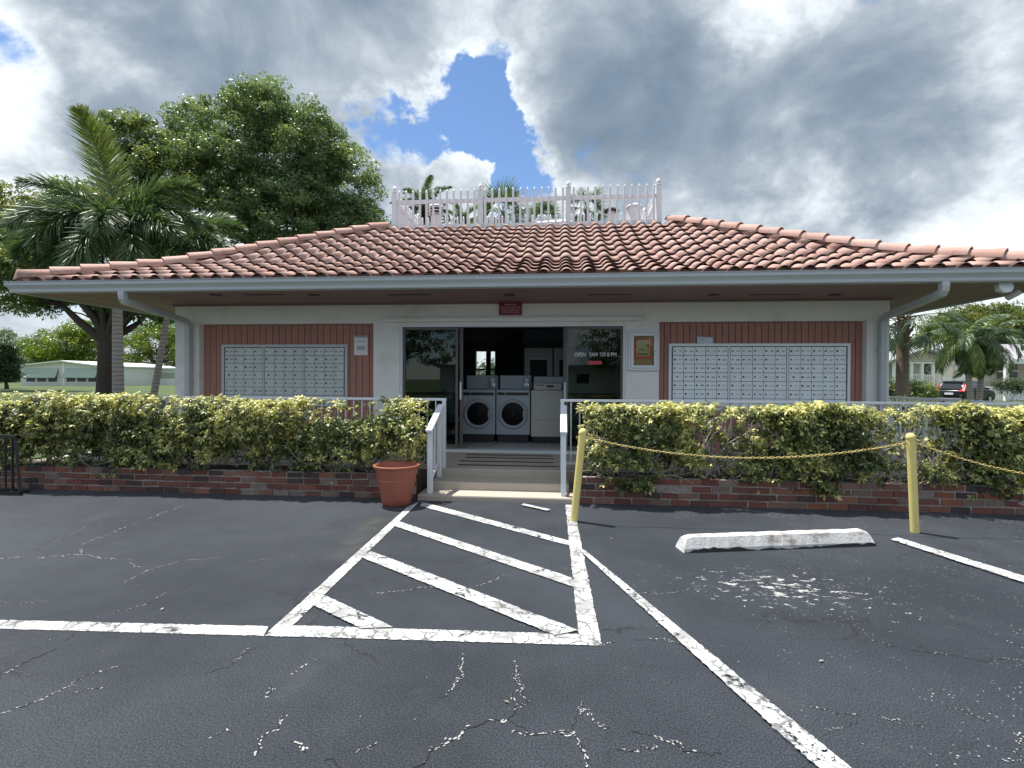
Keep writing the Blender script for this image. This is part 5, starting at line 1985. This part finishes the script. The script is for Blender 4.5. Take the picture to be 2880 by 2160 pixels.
# a belt of woodland in the far distance
rr_ = np.random.default_rng(77)
Pf, Nf, Cf = [], [], []
for i in range(1500):
    a = rr_.uniform(-1.3, 1.3)
    R_ = rr_.uniform(150, 200)
    c = np.array([R_ * math.sin(a), R_ * math.cos(a), rr_.uniform(0, 7.5) * (0.72 + 0.28 * math.sin(a * 23) * math.sin(a * 57 + 1))])
    G = rr_.normal(0, 1, (40, 3)) * np.array([2.6, 2.6, 1.5])
    Pf.append(c + G)
    Nf.append(G + np.array([0, 0, 1.5]))
    k = rr_.random()
    Cf.append(np.tile(np.array([0.03, 0.055, 0.028]) * (1 - k) + np.array([0.075, 0.105, 0.04]) * k, (40, 1)) * rr_.uniform(0.7, 1.3, (40, 1)))
V, Fq, T = leaf_cloud(np.concatenate(Pf), np.concatenate(Nf), 0.75, np.concatenate(Cf), rr_)
link('distant_trees', np_mesh('distant_trees', V, Fq, M['leaf'], T), kind='stuff', label='far belt of low trees along the horizon', category='trees')


# ------------------------------------------------------------------ palms
def frond_mesh(L, droop, nleaf, ll, width, cols, seed, plume=0.0, hang=0.35, vee=0.5):
    """pinnate frond: rachis bending from +x upward start to a drooping tip, leaflets both sides"""
    r_ = np.random.default_rng(seed)
    V, Fq, T = [], [], []
    n = 14
    pts = []
    p = np.array([0.0, 0.0, 0.0])
    ang = 0.0
    for i in range(n + 1):
        pts.append(p.copy())
        ang = droop * (i / n) ** 1.3
        p = p + np.array([math.cos(ang), 0, -math.sin(ang)]) * L / n
    pts = np.array(pts)
    mb = MB()
    mb.tube([Vector(q) for q in pts], [0.028 * (1 - 0.85 * i / n) + 0.003 for i in range(n + 1)], 5, cap=False)
    V = [np.array(mb.v)]
    Fq = [np.array(mb.f)]
    T = [np.tile(np.array([0.13, 0.13, 0.045]), (len(mb.v), 1))]
    off = len(mb.v)
    a, b_, c_ = (np.array(q) for q in cols)
    for i in range(nleaf):
        k = 0.10 + 0.90 * (i + r_.random()) / nleaf
        f = k * n
        j = min(int(f), n - 1)
        q = pts[j] + (pts[j + 1] - pts[j]) * (f - j)
        dr = pts[j + 1] - pts[j]
        dr /= np.linalg.norm(dr)
        up = np.array([-dr[2], 0, dr[0]])
        up = up if up[2] > 0 else -up
        for s in (-1, 1):
            th = vee + r_.normal(0, 0.12) + plume * r_.uniform(-1.6, 1.6)
            side = np.array([0, s, 0]) * math.cos(th) + up * math.sin(th)
            fw = 0.55 + 0.6 * k
            d = side + dr * fw
            d /= np.linalg.norm(d)
            l_ = ll * (math.sin(math.pi * min(1, 0.12 + 0.86 * k)) ** 0.6) * r_.uniform(0.85, 1.12)
            w_ = width * r_.uniform(0.8, 1.2)
            m1 = q + d * l_ * 0.5
            m1[2] -= hang * l_ * 0.12
            e = q + d * l_
            e[2] -= hang * l_ * r_.uniform(0.7, 1.3)
            wv = np.cross(d, up)
            wv /= (np.linalg.norm(wv) + 1e-6)
            wv = wv * math.cos(r_.normal(0, 0.5)) + up * math.sin(r_.normal(0, 0.5))
            quad = [q - wv * w_ * 0.35, q + wv * w_ * 0.35, m1 + wv * w_ * 0.5, m1 - wv * w_ * 0.5]
            quad2 = [m1 - wv * w_ * 0.5, m1 + wv * w_ * 0.5, e + wv * w_ * 0.08, e - wv * w_ * 0.08]
            V.append(np.array(quad + quad2))
            Fq.append(np.array([(0, 1, 2, 3), (4, 5, 6, 7)]) + off)
            off += 8
            u = r_.random()
            c = a + (b_ - a) * u * 2 if u < 0.5 else b_ + (c_ - b_) * (u - 0.5) * 2
            T.append(np.tile(c, (8, 1)))
    return np_mesh('frond', np.concatenate(V), np.concatenate(Fq), M['frond'], np.concatenate(T))


def fan_mesh(L, stalk, cols, seed, nseg=26, spread=2.5):
    """costapalmate leaf: stalk then a fan of narrow segments with drooping tips"""
    r_ = np.random.default_rng(seed)
    mb = MB().tube([Vector((0, 0, 0)), Vector((stalk * 0.5, 0, 0.03)), Vector((stalk, 0, 0.0))], [0.02, 0.015, 0.012], 5, cap=False)
    V = [np.array(mb.v)]
    Fq = [np.array(mb.f)]
    T = [np.tile(np.array([0.12, 0.13, 0.05]), (len(mb.v), 1))]
    off = len(mb.v)
    a, b_, c_ = (np.array(q) for q in cols)
    for i in range(nseg):
        an = (i / (nseg - 1) - 0.5) * spread
        q = np.array([stalk, 0, 0])
        d = np.array([math.cos(an), math.sin(an), -0.15 - 0.15 * abs(an) + r_.normal(0, 0.06)])
        l_ = L * (1.0 - 0.18 * abs(an)) * r_.uniform(0.88, 1.1)
        w_ = 0.045 * r_.uniform(0.8, 1.2)
        s = np.array([-math.sin(an), math.cos(an), 0.0])
        m1 = q + d * l_ * 0.55
        e = q + d * l_ + np.array([0, 0, -0.35 * l_ * r_.uniform(0.3, 1.2)])
        V.append(np.array([q - s * 0.006, q + s * 0.006, m1 + s * w_ / 2, m1 - s * w_ / 2, m1 - s * w_ / 2, m1 + s * w_ / 2, e + s * 0.004, e - s * 0.004]))
        Fq.append(np.array([(0, 1, 2, 3), (4, 5, 6, 7)]) + off)
        off += 8
        u = r_.random()
        T.append(np.tile(a + (b_ - a) * u * 2 if u < 0.5 else b_ + (c_ - b_) * (u - 0.5) * 2, (8, 1)))
    return np_mesh('frond', np.concatenate(V), np.concatenate(Fq), M['frond'], np.concatenate(T))


PG = ((0.048, 0.095, 0.055), (0.09, 0.15, 0.07), (0.20, 0.25, 0.11))
PY_ = ((0.08, 0.13, 0.03), (0.15, 0.21, 0.05), (0.30, 0.32, 0.09))


def ringed_trunk(base, top, r0, r1, rings=30, swell=0.0):
    n = rings
    pts, rd = [], []
    for i in range(n + 1):
        k = i / n
        p = Vector(base).lerp(Vector(top), k)
        for e, q in ((0.0, 1.0), (0.35, 0.95)):
            pts.append(p + (Vector(top) - Vector(base)) / n * e)
            rd.append((r0 + (r1 - r0) * k + swell * math.exp(-((k - 0.2) / 0.2) ** 2)) * q * random.uniform(0.985, 1.015))
    return MB().tube(pts, rd, 14)


def palm(label, base, top, r0, r1, fronds, tm='palmtrunk', group=None, crownshaft=None, name='palm_tree', boots=False):
    """fronds: list of (mesh, azimuth, elevation, roll, scale)"""
    base, top = Vector(base), Vector(top)
    tg = thing(name, label, 'palm tree', base, group)
    ringed_trunk(Vector((0, 0, -0.2)), top - base, r0, r1).build('trunk', M[tm], tg, smooth=True)
    if crownshaft:
        t0 = top - base
        MB().tube([t0 - Vector((0, 0, 0.02)), t0 + Vector((0, 0, crownshaft * 0.3)), t0 + Vector((0, 0, crownshaft))], [r1 * 1.02, r1 * 1.12, r1 * 0.45], 12).build('crownshaft', M['shaft'], tg, smooth=True)
    if boots:
        mb = MB()
        for i in range(26):
            an, k = i * 2.4, i / 26
            p = (top - base) + Vector((0, 0, -0.75 + 0.8 * k))
            o_ = Vector((math.cos(an), math.sin(an), 0))
            mb.bar(p + o_ * r1 * 0.8, p + o_ * (r1 + 0.10) + Vector((0, 0, 0.20)), 0.09, 0.03)
        mb.build('leaf_bases', M['palmtrunk2'], tg)
    for (me, az, el, roll, sc) in fronds:
        o = link('frond', me, tg)
        Mf = Matrix.Rotation(az, 4, 'Z') @ Matrix.Rotation(-el, 4, 'Y') @ Matrix.Rotation(roll, 4, 'X') @ Matrix.Scale(sc, 4)
        Mf.translation = (top - base) + Vector((0, 0, (crownshaft or 0.1) * 0.85))
        o.matrix_local = Mf
    return tg


M['shaft'] = mat('green crownshaft', (0.16, 0.22, 0.10), 0.5, 0.15, 5.0)
fox = [frond_mesh(3.6, d_, 260, 0.90, 0.042, PG, 50 + i, plume=0.75, hang=0.25, vee=0.3) for i, d_ in enumerate((1.3, 1.6, 1.0))]
spear = frond_mesh(3.9, 0.75, 260, 1.05, 0.045, PY_, 60, plume=0.6, hang=-0.05, vee=0.45)
# foxtail palm left: azimuth 0 = +x (right), pi = left; camera is towards -y
Yp = 18.0
tb, tt = Vector(gb(333, Yp)), on_y(328, 672, Yp)
fr = [(spear, rad(185), rad(82), rad(90), 1.0)]
for az, el, k, sc in ((175, 38, 0, 1.0), (205, 15, 1, 1.0), (150, 20, 2, 0.95), (12, 52, 0, 0.95), (-8, 30, 1, 0.95), (30, 25, 2, 0.9), (-60, 10, 0, 0.9), (-110, 5, 1, 0.9),
                      (-150, -5, 0, 0.95), (-30, -10, 1, 0.9), (70, 35, 2, 0.9), (110, 30, 1, 0.9), (230, 40, 2, 0.8), (250, 10, 0, 0.9), (190, -15, 1, 0.9), (-75, -20, 0, 0.95), (-120, -22, 1, 0.95), (-20, 8, 2, 0.95), (160, -2, 0, 1.0), (215, -25, 2, 0.95)):
    fr.append((fox[k], rad(az), rad(el), rad(random.gauss(0, 15)), sc))
palm('tall grey trunked palm with bushy fronds in front of the left oak', tb, tt, 0.20, 0.145, fr, crownshaft=0.7)
Yp = 20.5
tb, tt = Vector(gb(424, Yp)), on_y(497, 735, Yp)
fr = []
for az, el, k, sc in ((10, 45, 0, 0.85), (-20, 25, 1, 0.85), (40, 60, 2, 0.8), (165, 45, 2, 0.8), (195, 25, 0, 0.8), (-70, 25, 1, 0.8), (-110, 35, 0, 0.75), (90, 40, 1, 0.8),
                      (5, 0, 0, 0.85), (-45, 5, 2, 0.8), (220, 0, 1, 0.8), (130, 20, 0, 0.8)):
    fr.append((fox[k], rad(az), rad(el), rad(random.gauss(0, 15)), sc))
palm('slender leaning palm between the left oak and the building corner', tb, tt, 0.145, 0.105, fr, crownshaft=0.6)

# sabal palm right
fans = [fan_mesh(0.95, 1.0, PG, 70 + i) for i in range(3)]
Yp = 17.5
tb, tt = Vector(gb(2536, Yp)), on_y(2541, 905, Yp)
fr = []
for i in range(26):
    az = i * 137.5
    el = 70 - 4.6 * i
    fr.append((fans[i % 3], rad(az), rad(el), rad(random.gauss(0, 25)), random.uniform(0.75, 0.95)))
palm('thick brown trunked sabal palm just right of the building', tb, tt, 0.19, 0.165, fr, tm='palmtrunk2', boots=True)
# twin palms further right
rf_ = [frond_mesh(2.6, d_, 80, 0.55, 0.04, PG if i else PY_, 80 + i, plume=0.25, hang=0.7, vee=0.2) for i, d_ in enumerate((1.7, 2.1, 1.4))]
for i, (pb, pt_, Yp, lab) in enumerate(((2736, 2716, 31.0, 'left of the two slim pale trunked palms in front of the black car'), (2752, 2766, 31.6, 'right of the two slim pale trunked palms in front of black car'))):
    tb, tt = Vector(gb(pb, Yp)), on_y(pt_, 975, Yp)
    fr = []
    for j in range(22):
        fr.append((rf_[j % 3], rad(j * 137.5 + 40 * i), rad(70 - 6.2 * j), rad(random.gauss(0, 15)), random.uniform(0.78, 0.95)))
    palm(lab, tb, tt, 0.17, 0.12, fr, crownshaft=0.5, group='twin palms by the driveway')
# palms behind the roof
fans2 = [fan_mesh(1.15, 0.95, PG, 170 + i, nseg=34, spread=3.0) for i in range(3)]
dt = [frond_mesh(2.6, d_, 80, 0.55, 0.045, PG, 90 + i, plume=0.2, hang=0.2, vee=0.45) for i, d_ in enumerate((1.2, 1.6, 0.9))]
for i, (pxc, pyc, Yp, sc, lab) in enumerate(((1415, 612, 30, 0.95, 'largest palm crown behind the middle bay of the roof fence'), (1190, 590, 33, 0.85, 'palm crown behind the left bay of the roof fence'),
                                            (1650, 595, 32, 0.75, 'palm crown behind the right bay of the roof fence'), (1530, 630, 36, 0.85, 'lower palm crown between the middle and right crowns on roof'),
                                            (1300, 640, 38, 0.9, 'lower palm crown between the left and middle crowns on roof'))):
    tt = on_y(pxc, pyc, Yp)
    tb = Vector((tt.x + 0.2, Yp, ground_z(tt.x, Yp) - 0.05))
    fr = []
    for j in range(30):
        if i in (0, 2, 3):
            fr.append((fans2[j % 3], rad(j * 137.5 + 31 * i), rad(82 - 5.2 * j), rad(random.gauss(0, 25)), sc * random.uniform(0.9, 1.15)))
        else:
            fr.append((dt[j % 3], rad(j * 137.5 + 31 * i), rad(78 - 4.8 * j), rad(random.gauss(0, 12)), sc * random.uniform(0.85, 1.05)))
    palm(lab, tb, tt, 0.2, 0.17, fr, tm='palmtrunk2', group='palms behind the building')


# ------------------------------------------------------------------ shrubs
def shrub(label, px, py, Y, rx, rz, cols, seed, n=60, leaf_=0.06, flowers=None):
    p = on_y(px, py, Y)
    k = Y / F
    x = p.x
    gz = ground_z(x, Y) - 0.03
    r_ = np.random.default_rng(seed)
    tg = thing('shrub', label, 'shrub', (x, Y, gz))
    zc_ = max(p.z, gz + rz * k * 0.8)
    c = np.array([0, 0, zc_ - gz])
    P, N, T = [], [], []
    a, b_, c_ = (np.array(q) for q in cols)
    for i in range(n):
        d = r_.normal(0, 1, 3)
        d /= np.linalg.norm(d)
        q = c + d * np.array([rx * k, rx * k * 0.8, rz * k]) * r_.uniform(0.5, 1)
        G = r_.normal(0, 0.16, (34, 3))
        P.append(q + G)
        N.append(G * 3 + np.array([0, -0.2, 0.6]) + r_.normal(0, 0.4, G.shape))
        u = r_.random()
        T.append(np.tile(a + (b_ - a) * u * 2 if u < 0.5 else b_ + (c_ - b_) * (u - 0.5) * 2, (34, 1)))
    V, Fq, T = leaf_cloud(np.concatenate(P), np.concatenate(N), leaf_, np.concatenate(T), r_)
    link('foliage', np_mesh('foliage', V, Fq, M['leaf'], T), tg)
    mb = MB()
    for i in range(7):
        e = c + r_.normal(0, 0.45, 3) * np.array([rx * k, rx * k, rz * k])
        mb.tube([(r_.normal(0, 0.05), r_.normal(0, 0.05), -0.05), Vector(e) * 0.5 + Vector((0.03, 0, 0)), tuple(e)], [0.02, 0.014, 0.006], 5, cap=False)
    mb.build('stems', M['twig'], tg, fix=False)


SG = ((0.035, 0.065, 0.016), (0.075, 0.115, 0.024), (0.15, 0.19, 0.04))
shrub('rounded light green shrub at the foot of the sabal palm', 2566, 1093, 24, 18, 14, SG, 201)
shrub('low lime shrub in front of the orange porch steps', 2605, 1102, 26, 16, 10, ((0.06, 0.10, 0.02), (0.13, 0.18, 0.03), (0.22, 0.26, 0.05)), 202)
shrub('small shrub left of the sabal palm beside the building', 2506, 1096, 23, 12, 14, SG, 203)
shrub('tall dark green hedge shrub under the carport at right edge', 2840, 1085, 40, 38, 20, ((0.02, 0.04, 0.012), (0.04, 0.07, 0.018), (0.08, 0.11, 0.03)), 204, n=110)
shrub('pale green shrub just behind the right terrace railing', 2560, 1160, 15, 28, 9, ((0.06, 0.09, 0.03), (0.12, 0.15, 0.05), (0.22, 0.23, 0.10)), 205)
shrub('leafy shrub below the right terrace railing near the edge', 2700, 1180, 13, 40, 9, SG, 206, n=80)
shrub('small shrub in front of the white house by the palm', 402, 1047, 70, 14, 14, SG, 207, leaf_=0.12)

# ------------------------------------------------------------------ houses
Yh = 62.0
xl, xr = X(58, Yh), X(282, Yh)
gz = ground_z(xl, Yh)
z_e, z_p = Z(60, 1029, Yh), Z(181, 1017, Yh)
xm = X(180, Yh)
hs = thing('mobile_home', 'pale green mobile home with gable end and awning shutters at left', 'house', ((xl + xr) / 2, Yh, gz))
inv = Matrix.Translation((-(xl + xr) / 2, -Yh, -gz))


def hp(mb, name, material, par=None, **kw):
    return mb.xf(inv).build(name, material, par or hs, **kw)


hw = hp(MB().prism([(xl, gz - 0.2), (xr, gz - 0.2), (xr, z_e), (xm, z_p), (xl, z_e)], 'y', Yh, Yh + 14), 'wall', M['siding'])
n_s = 12
for i in range(n_s):
    z = gz + 0.1 + (z_e - gz - 0.15) * i / n_s
    hp(MB().box(xl + 0.02, xr - 0.02, Yh - 0.02, Yh - 0.001, z, z + (z_e - gz) / n_s - 0.03), 'clapboard', M['siding'], hw)
for (a0, b0, a1, b1) in ((xl - 0.35, z_e - 0.06, xm, z_p), (xm, z_p, xr + 0.35, z_e - 0.06)):
    hp(MB().prism([(a0, b0), (a1, b1), (a1, b1 + 0.14), (a0, b0 + 0.14)], 'y', Yh - 0.5, Yh + 14.3), 'roof', M['housewhite'])
hp(MB().box(xm - 0.12, xm + 0.12, Yh - 0.06, Yh - 0.021, gz, z_p - 0.1), 'corner_board', M['housewhite'])
for (pa, pb) in ((72, 165), (185, 277)):
    x0, x1 = X(pa, Yh), X(pb, Yh)
    za, zb = Z(pa, 1036, Yh), Z(pa, 1062, Yh)
    aw = hp(MB().add([(x0, Yh - 0.06, za), (x1, Yh - 0.06, za), (x1, Yh - 0.55, zb), (x0, Yh - 0.55, zb), (x0, Yh - 0.03, za), (x1, Yh - 0.03, za), (x1, Yh - 0.50, zb - 0.03), (x0, Yh - 0.50, zb - 0.03)],
                     [(0, 1, 2, 3), (4, 5, 6, 7), (0, 1, 5, 4), (2, 3, 7, 6), (1, 2, 6, 5), (0, 3, 7, 4)]), 'awning', M['shutter'])
    zc0, zc1 = Z(pa, 1073, Yh), Z(pa, 1060, Yh)
    for q in range(3):
        wa, wb = x0 + (x1 - x0) * (q / 3 + 0.03), x0 + (x1 - x0) * ((q + 1) / 3 - 0.03)
        wdw = hp(MB().box(wa, wb, Yh - 0.04, Yh - 0.02, zc0, zc1), 'window', M['darkpane'])
        hp(MB().box(wa - 0.06, wa - 0.005, Yh - 0.06, Yh - 0.02, zc0 - 0.05, zc1), 'frame', M['housewhite'], wdw)
        hp(MB().box(wb + 0.005, wb + 0.06, Yh - 0.06, Yh - 0.02, zc0 - 0.05, zc1), 'frame', M['housewhite'], wdw)

Yh = 72.0
xl, xr = X(330, Yh), X(520, Yh)
gz = ground_z(xl, Yh)
zt = Z(400, 1036, Yh)
hs = thing('mobile_home', 'long low white mobile home with flat roof beside the building corner', 'house', ((xl + xr) / 2, Yh, gz))
inv = Matrix.Translation((-(xl + xr) / 2, -Yh, -gz))
hp(MB().box(xl, xr, Yh, Yh + 7, gz - 0.2, zt - 0.1), 'wall', M['housewhite'])
hp(MB().box(xl - 0.3, xr + 0.3, Yh - 0.6, Yh + 7.3, zt - 0.1, zt + 0.08), 'roof', M['housewhite'])
wd_ = hp(MB().box(X(368, Yh), X(378, Yh), Yh - 0.04, Yh - 0.001, Z(370, 1068, Yh), Z(370, 1058, Yh)), 'window', M['darkpane'])
wd_ = hp(MB().box(X(441, Yh), X(492, Yh), Yh - 0.04, Yh - 0.001, Z(450, 1064, Yh), Z(450, 1048, Yh)), 'window', M['shutter'])
hp(MB().box(X(371, Yh), X(425, Yh), Yh - 2.2, Yh - 2.05, gz, Z(390, 1066, Yh)), 'privacy_wall', M['beige'])

# house with porch at right
Yh = 50.0
gz = ground_z(X(2600, Yh), Yh)
zf = Z(2600, 1088, Yh)
zc_ = Z(2600, 1022, Yh)
x0, x1 = X(2514, Yh), X(2655, Yh)
hs = thing('porch_house', 'beige house with white columned porch and pale roof at right', 'house', ((x0 + x1) / 2, Yh, gz))
inv = Matrix.Translation((-(x0 + x1) / 2, -Yh, -gz))
xr2 = X(3050, Yh)
xpk = X(2592, Yh)
zpk = Z(2592, 985, Yh)
# porch deck, gable, back wall
hp(MB().box(x0, xr2, Yh, Yh + 3.5, gz - 0.2, zf), 'porch_deck', M['housewhite'])
gl_, gr_ = X(2502, Yh), X(2680, Yh)
hp(MB().prism([(x0, zc_ + 0.1), (x1 + 0.6, zc_ + 0.1), (x1 + 0.6, zc_ + 0.45), (xpk, zpk - 0.12), (x0, zc_ + 0.25)], 'y', Yh - 0.02, Yh + 0.2), 'gable', M['beige'])
hp(MB().box(x0 - 0.1, x1 + 0.6, Yh - 0.08, Yh + 0.25, zc_ - 0.02, zc_ + 0.1), 'beam', M['housewhite'])
hp(MB().prism([(gl_ - 0.2, zc_ + 0.10), (xpk, zpk), (xpk, zpk + 0.16), (gl_ - 0.2, zc_ + 0.26)], 'y', Yh - 0.6, Yh + 12), 'roof', M['shingle'])
hp(MB().prism([(xpk, zpk), (gr_ + 0.3, zc_ + 0.25), (gr_ + 0.3, zc_ + 0.41), (xpk, zpk + 0.16)], 'y', Yh - 0.6, Yh + 12), 'roof', M['shingle'])
bwl = hp(MB().box(X(2615, Yh), xr2, Yh + 3.5, Yh + 12, gz, zc_ + 0.5), 'wall', M['beige'])
# long roof to the right
XRF = X(2655, Yh) + 4.2
zr0, zr1 = Z(2780, 1022, Yh - 1), Z(2780, 984, Yh + 5)
hp(MB().prism([(Yh - 1.2, zc_ + 0.02), (Yh + 5, zr1 + 0.4), (Yh + 5, zr1 + 0.55), (Yh - 1.2, zc_ + 0.30)], 'x', XRF, xr2), 'roof', M['shingle'])
hp(MB().box(XRF, xr2, Yh - 1.35, Yh - 1.2, zc_ - 0.05, zc_ + 0.33), 'fascia', M['housewhite'])
for px in (2517, 2551, 2565, 2595, 2626, 2655, 2690, 2715):
    xc = X(px, Yh)
    hp(MB().box(xc - 0.11, xc + 0.11, Yh + 0.01, Yh + 0.23, zf, zc_ - 0.02), 'column', M['housewhite'])
xc = X(2798, Yh)
hp(MB().box(xc - 0.13, xc + 0.13, Yh - 1.3, Yh - 1.05, gz - 0.2, zc_ - 0.05), 'column', M['housewhite'])
for (pa, pb) in ((2517, 2595), (2595, 2626), (2655, 2720)):
    xa, xb = X(pa, Yh) + 0.12, X(pb, Yh) - 0.12
    zr = zf + 1.1
    pr_ = hp(MB().box(xa, xb, Yh + 0.08, Yh + 0.16, zr - 0.07, zr).box(xa, xb, Yh + 0.09, Yh + 0.15, zf + 0.1, zf + 0.16), 'porch_rail', M['housewhite'])
    nb = int((xb - xa) / 0.16)
    for i in range(1, nb):
        xx = xa + (xb - xa) * i / nb
        hp(MB().box(xx - 0.025, xx + 0.025, Yh + 0.10, Yh + 0.14, zf + 0.16, zr - 0.07), 'baluster', M['housewhite'], pr_)
for i in range(4):
    hp(MB().box(X(2618, Yh), X(2662, Yh), Yh - 0.35 * (4 - i) - 0.05, Yh - 0.02, gz - 0.1, gz + (zf - gz) * (i + 1) / 5), 'step', M['brickstep'])
hp(MB().bar((X(2612, Yh), Yh - 0.1, zf + 1.0), (X(2636, Yh), Yh - 1.6, zf + 0.1), 0.09, 0.09), 'stair_rail', M['housewhite'])
for (pa, pb, ya, yb) in ((2803, 2825, 1024, 1066), (2838, 2860, 1024, 1062), (2737, 2752, 1024, 1052)):
    wq = hp(MB().box(X(pa, Yh + 3.5), X(pb, Yh + 3.5), Yh + 3.44, Yh + 3.499, Z(pa, yb, Yh + 3.5), Z(pa, ya, Yh + 3.5)), 'window', M['darkpane'])
    zmid = (Z(pa, yb, Yh + 3.5) + Z(pa, ya, Yh + 3.5)) / 2
    hp(MB().box(X(pa, Yh + 3.5), X(pb, Yh + 3.5), Yh + 3.41, Yh + 3.439, zmid - 0.05, zmid + 0.05), 'frame', M['housewhite'], wq)
wc = on_y(2617, 1038, Yh + 3.4)
deco = thing('wall_ornament', 'round dark wheel ornament hung on the porch wall', 'ornament', (wc.x, wc.y - 0.02, wc.z))
MB().tube([(0.55 * math.cos(a), 0, 0.55 * math.sin(a)) for a in [i * math.pi / 10 for i in range(21)]], 0.07, 6, cap=False).build('rim', M['blackmetal'], deco)
for i in range(4):
    a = i * math.pi / 4
    MB().bar((-0.5 * math.cos(a), 0, -0.5 * math.sin(a)), (0.5 * math.cos(a), 0, 0.5 * math.sin(a)), 0.05, 0.05).build('spoke', M['blackmetal'], deco)
tb_ = on_y(2602, 1080, Yh - 0.5)
tbn = thing('trash_bin', 'dark grey bin standing by the porch rail', 'bin', (tb_.x, Yh - 0.5, zf - 0.55))
MB().lathe([(0.25, 0), (0.30, 0.9), (0.32, 0.92), (0.28, 1.0), (0.02, 1.05)], 14).build('body', M['ring'], tbn)

# ------------------------------------------------------------------ car
cpos = on_y(2716, 1115, 41.0)
cz = ground_z(cpos.x, 41.0)
car = thing('parked_car', 'black SUV parked in front of the porch house, rear towards us', 'car', (cpos.x + 0.4, 41.6, cz), rz=rad(32))
# body: x = forward, y = left
side_prof = [(-2.25, 0.35), (-2.32, 0.62), (-2.28, 0.95), (-2.16, 1.06), (1.15, 1.10), (2.05, 0.98), (2.28, 0.80), (2.30, 0.40), (2.1, 0.26), (-2.1, 0.26)]
MB().prism(side_prof, 'y', -0.90, 0.90).build('body', M['carpaint'], car, bevel=0.08, smooth=True)
cab = [(-2.14, 1.05), (-1.86, 1.52), (-1.55, 1.66), (-0.2, 1.70), (0.5, 1.58), (1.25, 1.08)]
vs = [(x, -0.86 if z < 1.2 else -0.70, z) for x, z in cab] + [(x, 0.86 if z < 1.2 else 0.70, z) for x, z in cab]
n = len(cab)
MB().add(vs, [tuple(range(n)), tuple(reversed(range(n, 2 * n)))] + [(i, (i + 1) % n, n + (i + 1) % n, n + i) for i in range(n)]).build('cabin', M['carpaint'], car, bevel=0.05, smooth=True)
MB().add([(-2.17, -0.66, 1.10), (-2.17, 0.66, 1.10), (-1.91, 0.55, 1.49), (-1.91, -0.55, 1.49)], [(0, 1, 2, 3)]).xf(Matrix.Translation((-0.02, 0, 0.01))).build('rear_window', M['carglass'], car)
for s in (-1, 1):
    MB().add([(-1.75, s * 0.845, 1.16), (0.95, s * 0.845, 1.16), (0.45, s * 0.725, 1.52), (-1.5, s * 0.715, 1.56)], [(0, 1, 2, 3)]).xf(Matrix.Translation((0, s * 0.02, 0))).build('side_window', M['carglass'], car)
    MB().add([(-2.36, s * 0.58, 0.92), (-2.33, s * 0.90, 0.94), (-2.10, s * 0.93, 1.10), (-1.80, s * 0.80, 1.50), (-1.90, s * 0.72, 1.50), (-2.20, s * 0.74, 1.10), (-2.33, s * 0.58, 1.02)],
             [(0, 1, 2, 3, 4, 5, 6)]).build('tail_light', M['taillight'], car)
    MB().box(-2.40, -2.30, s * 0.45 - 0.3, s * 0.45 + 0.3, 0.40, 0.46).build('bumper_trim', M['ring'], car)
    MB().box(0.6, 0.85, s * 1.0 - 0.1, s * 1.0 + 0.1, 1.08, 1.22).build('wing_mirror', M['carpaint'], car, bevel=0.03)
    for wx_ in (-1.38, 1.38):
        wh = MB().lathe([(0.20, -0.1), (0.34, -0.11), (0.36, -0.06), (0.36, 0.06), (0.34, 0.11), (0.20, 0.1)], 22).xf(Matrix.Translation((wx_, s * 0.82, 0.36)) @ Matrix.Rotation(rad(90), 4, 'X')).build('wheel', M['rubber'], car)
        MB().lathe([(0.22, -0.09), (0.21, 0.09), (0.05, 0.10)], 16).xf(Matrix.Translation((wx_, s * 0.83, 0.36)) @ Matrix.Rotation(rad(90), 4, 'X')).build('rim', M['alu'], wh)
MB().box(-2.345, -2.325, -0.26, 0.26, 0.70, 0.84).build('licence_plate', M['paper'], car)
MB().box(-2.35, -2.20, -0.75, 0.75, 0.36, 0.44).build('bumper_trim', M['ring'], car, bevel=0.02)
MB().box(-1.98, -1.72, -0.6, 0.6, 1.60, 1.65).build('spoiler', M['carpaint'], car, bevel=0.02)

# ------------------------------------------------------------------ what the door glass mirrors: the other side of the lot, behind the viewer
hs = thing('mobile_home', 'white mobile home with awning across the lot behind the viewer', 'house', (-3.0, -24.0, 0))
inv = Matrix.Translation((3.0, 24.0, 0))
hp(MB().box(-12, 6, -40, -34, -0.2, 2.7), 'wall', M['housewhite'])
hp(MB().box(-12.4, 6.4, -40.4, -33.2, 2.7, 2.9), 'roof', M['shingle'])
for q in range(4):
    hp(MB().box(-10.5 + q * 4, -9.3 + q * 4, -33.99, -33.95, 1.1, 2.0), 'window', M['darkpane'])
tree('background_tree', 'green tree across the lot behind the viewer', (9.0, -30.0, -0.1), [((9, -30, 5.5), (4.5, 4, 3.2)), ((5, -31, 4.5), (3, 3, 2.2))],
     150, 70, 0.9, 0.16, OAK, 0.3, 2.5, 61, limbs=8)
tree('background_tree', 'tall green tree across the lot behind the viewer, further left', (-18.0, -32.0, -0.1), [((-18, -32, 6.5), (5, 4, 4)), ((-13, -33, 5), (4, 3, 3))],
     150, 70, 0.9, 0.16, OAK, 0.3, 2.5, 62, limbs=8)
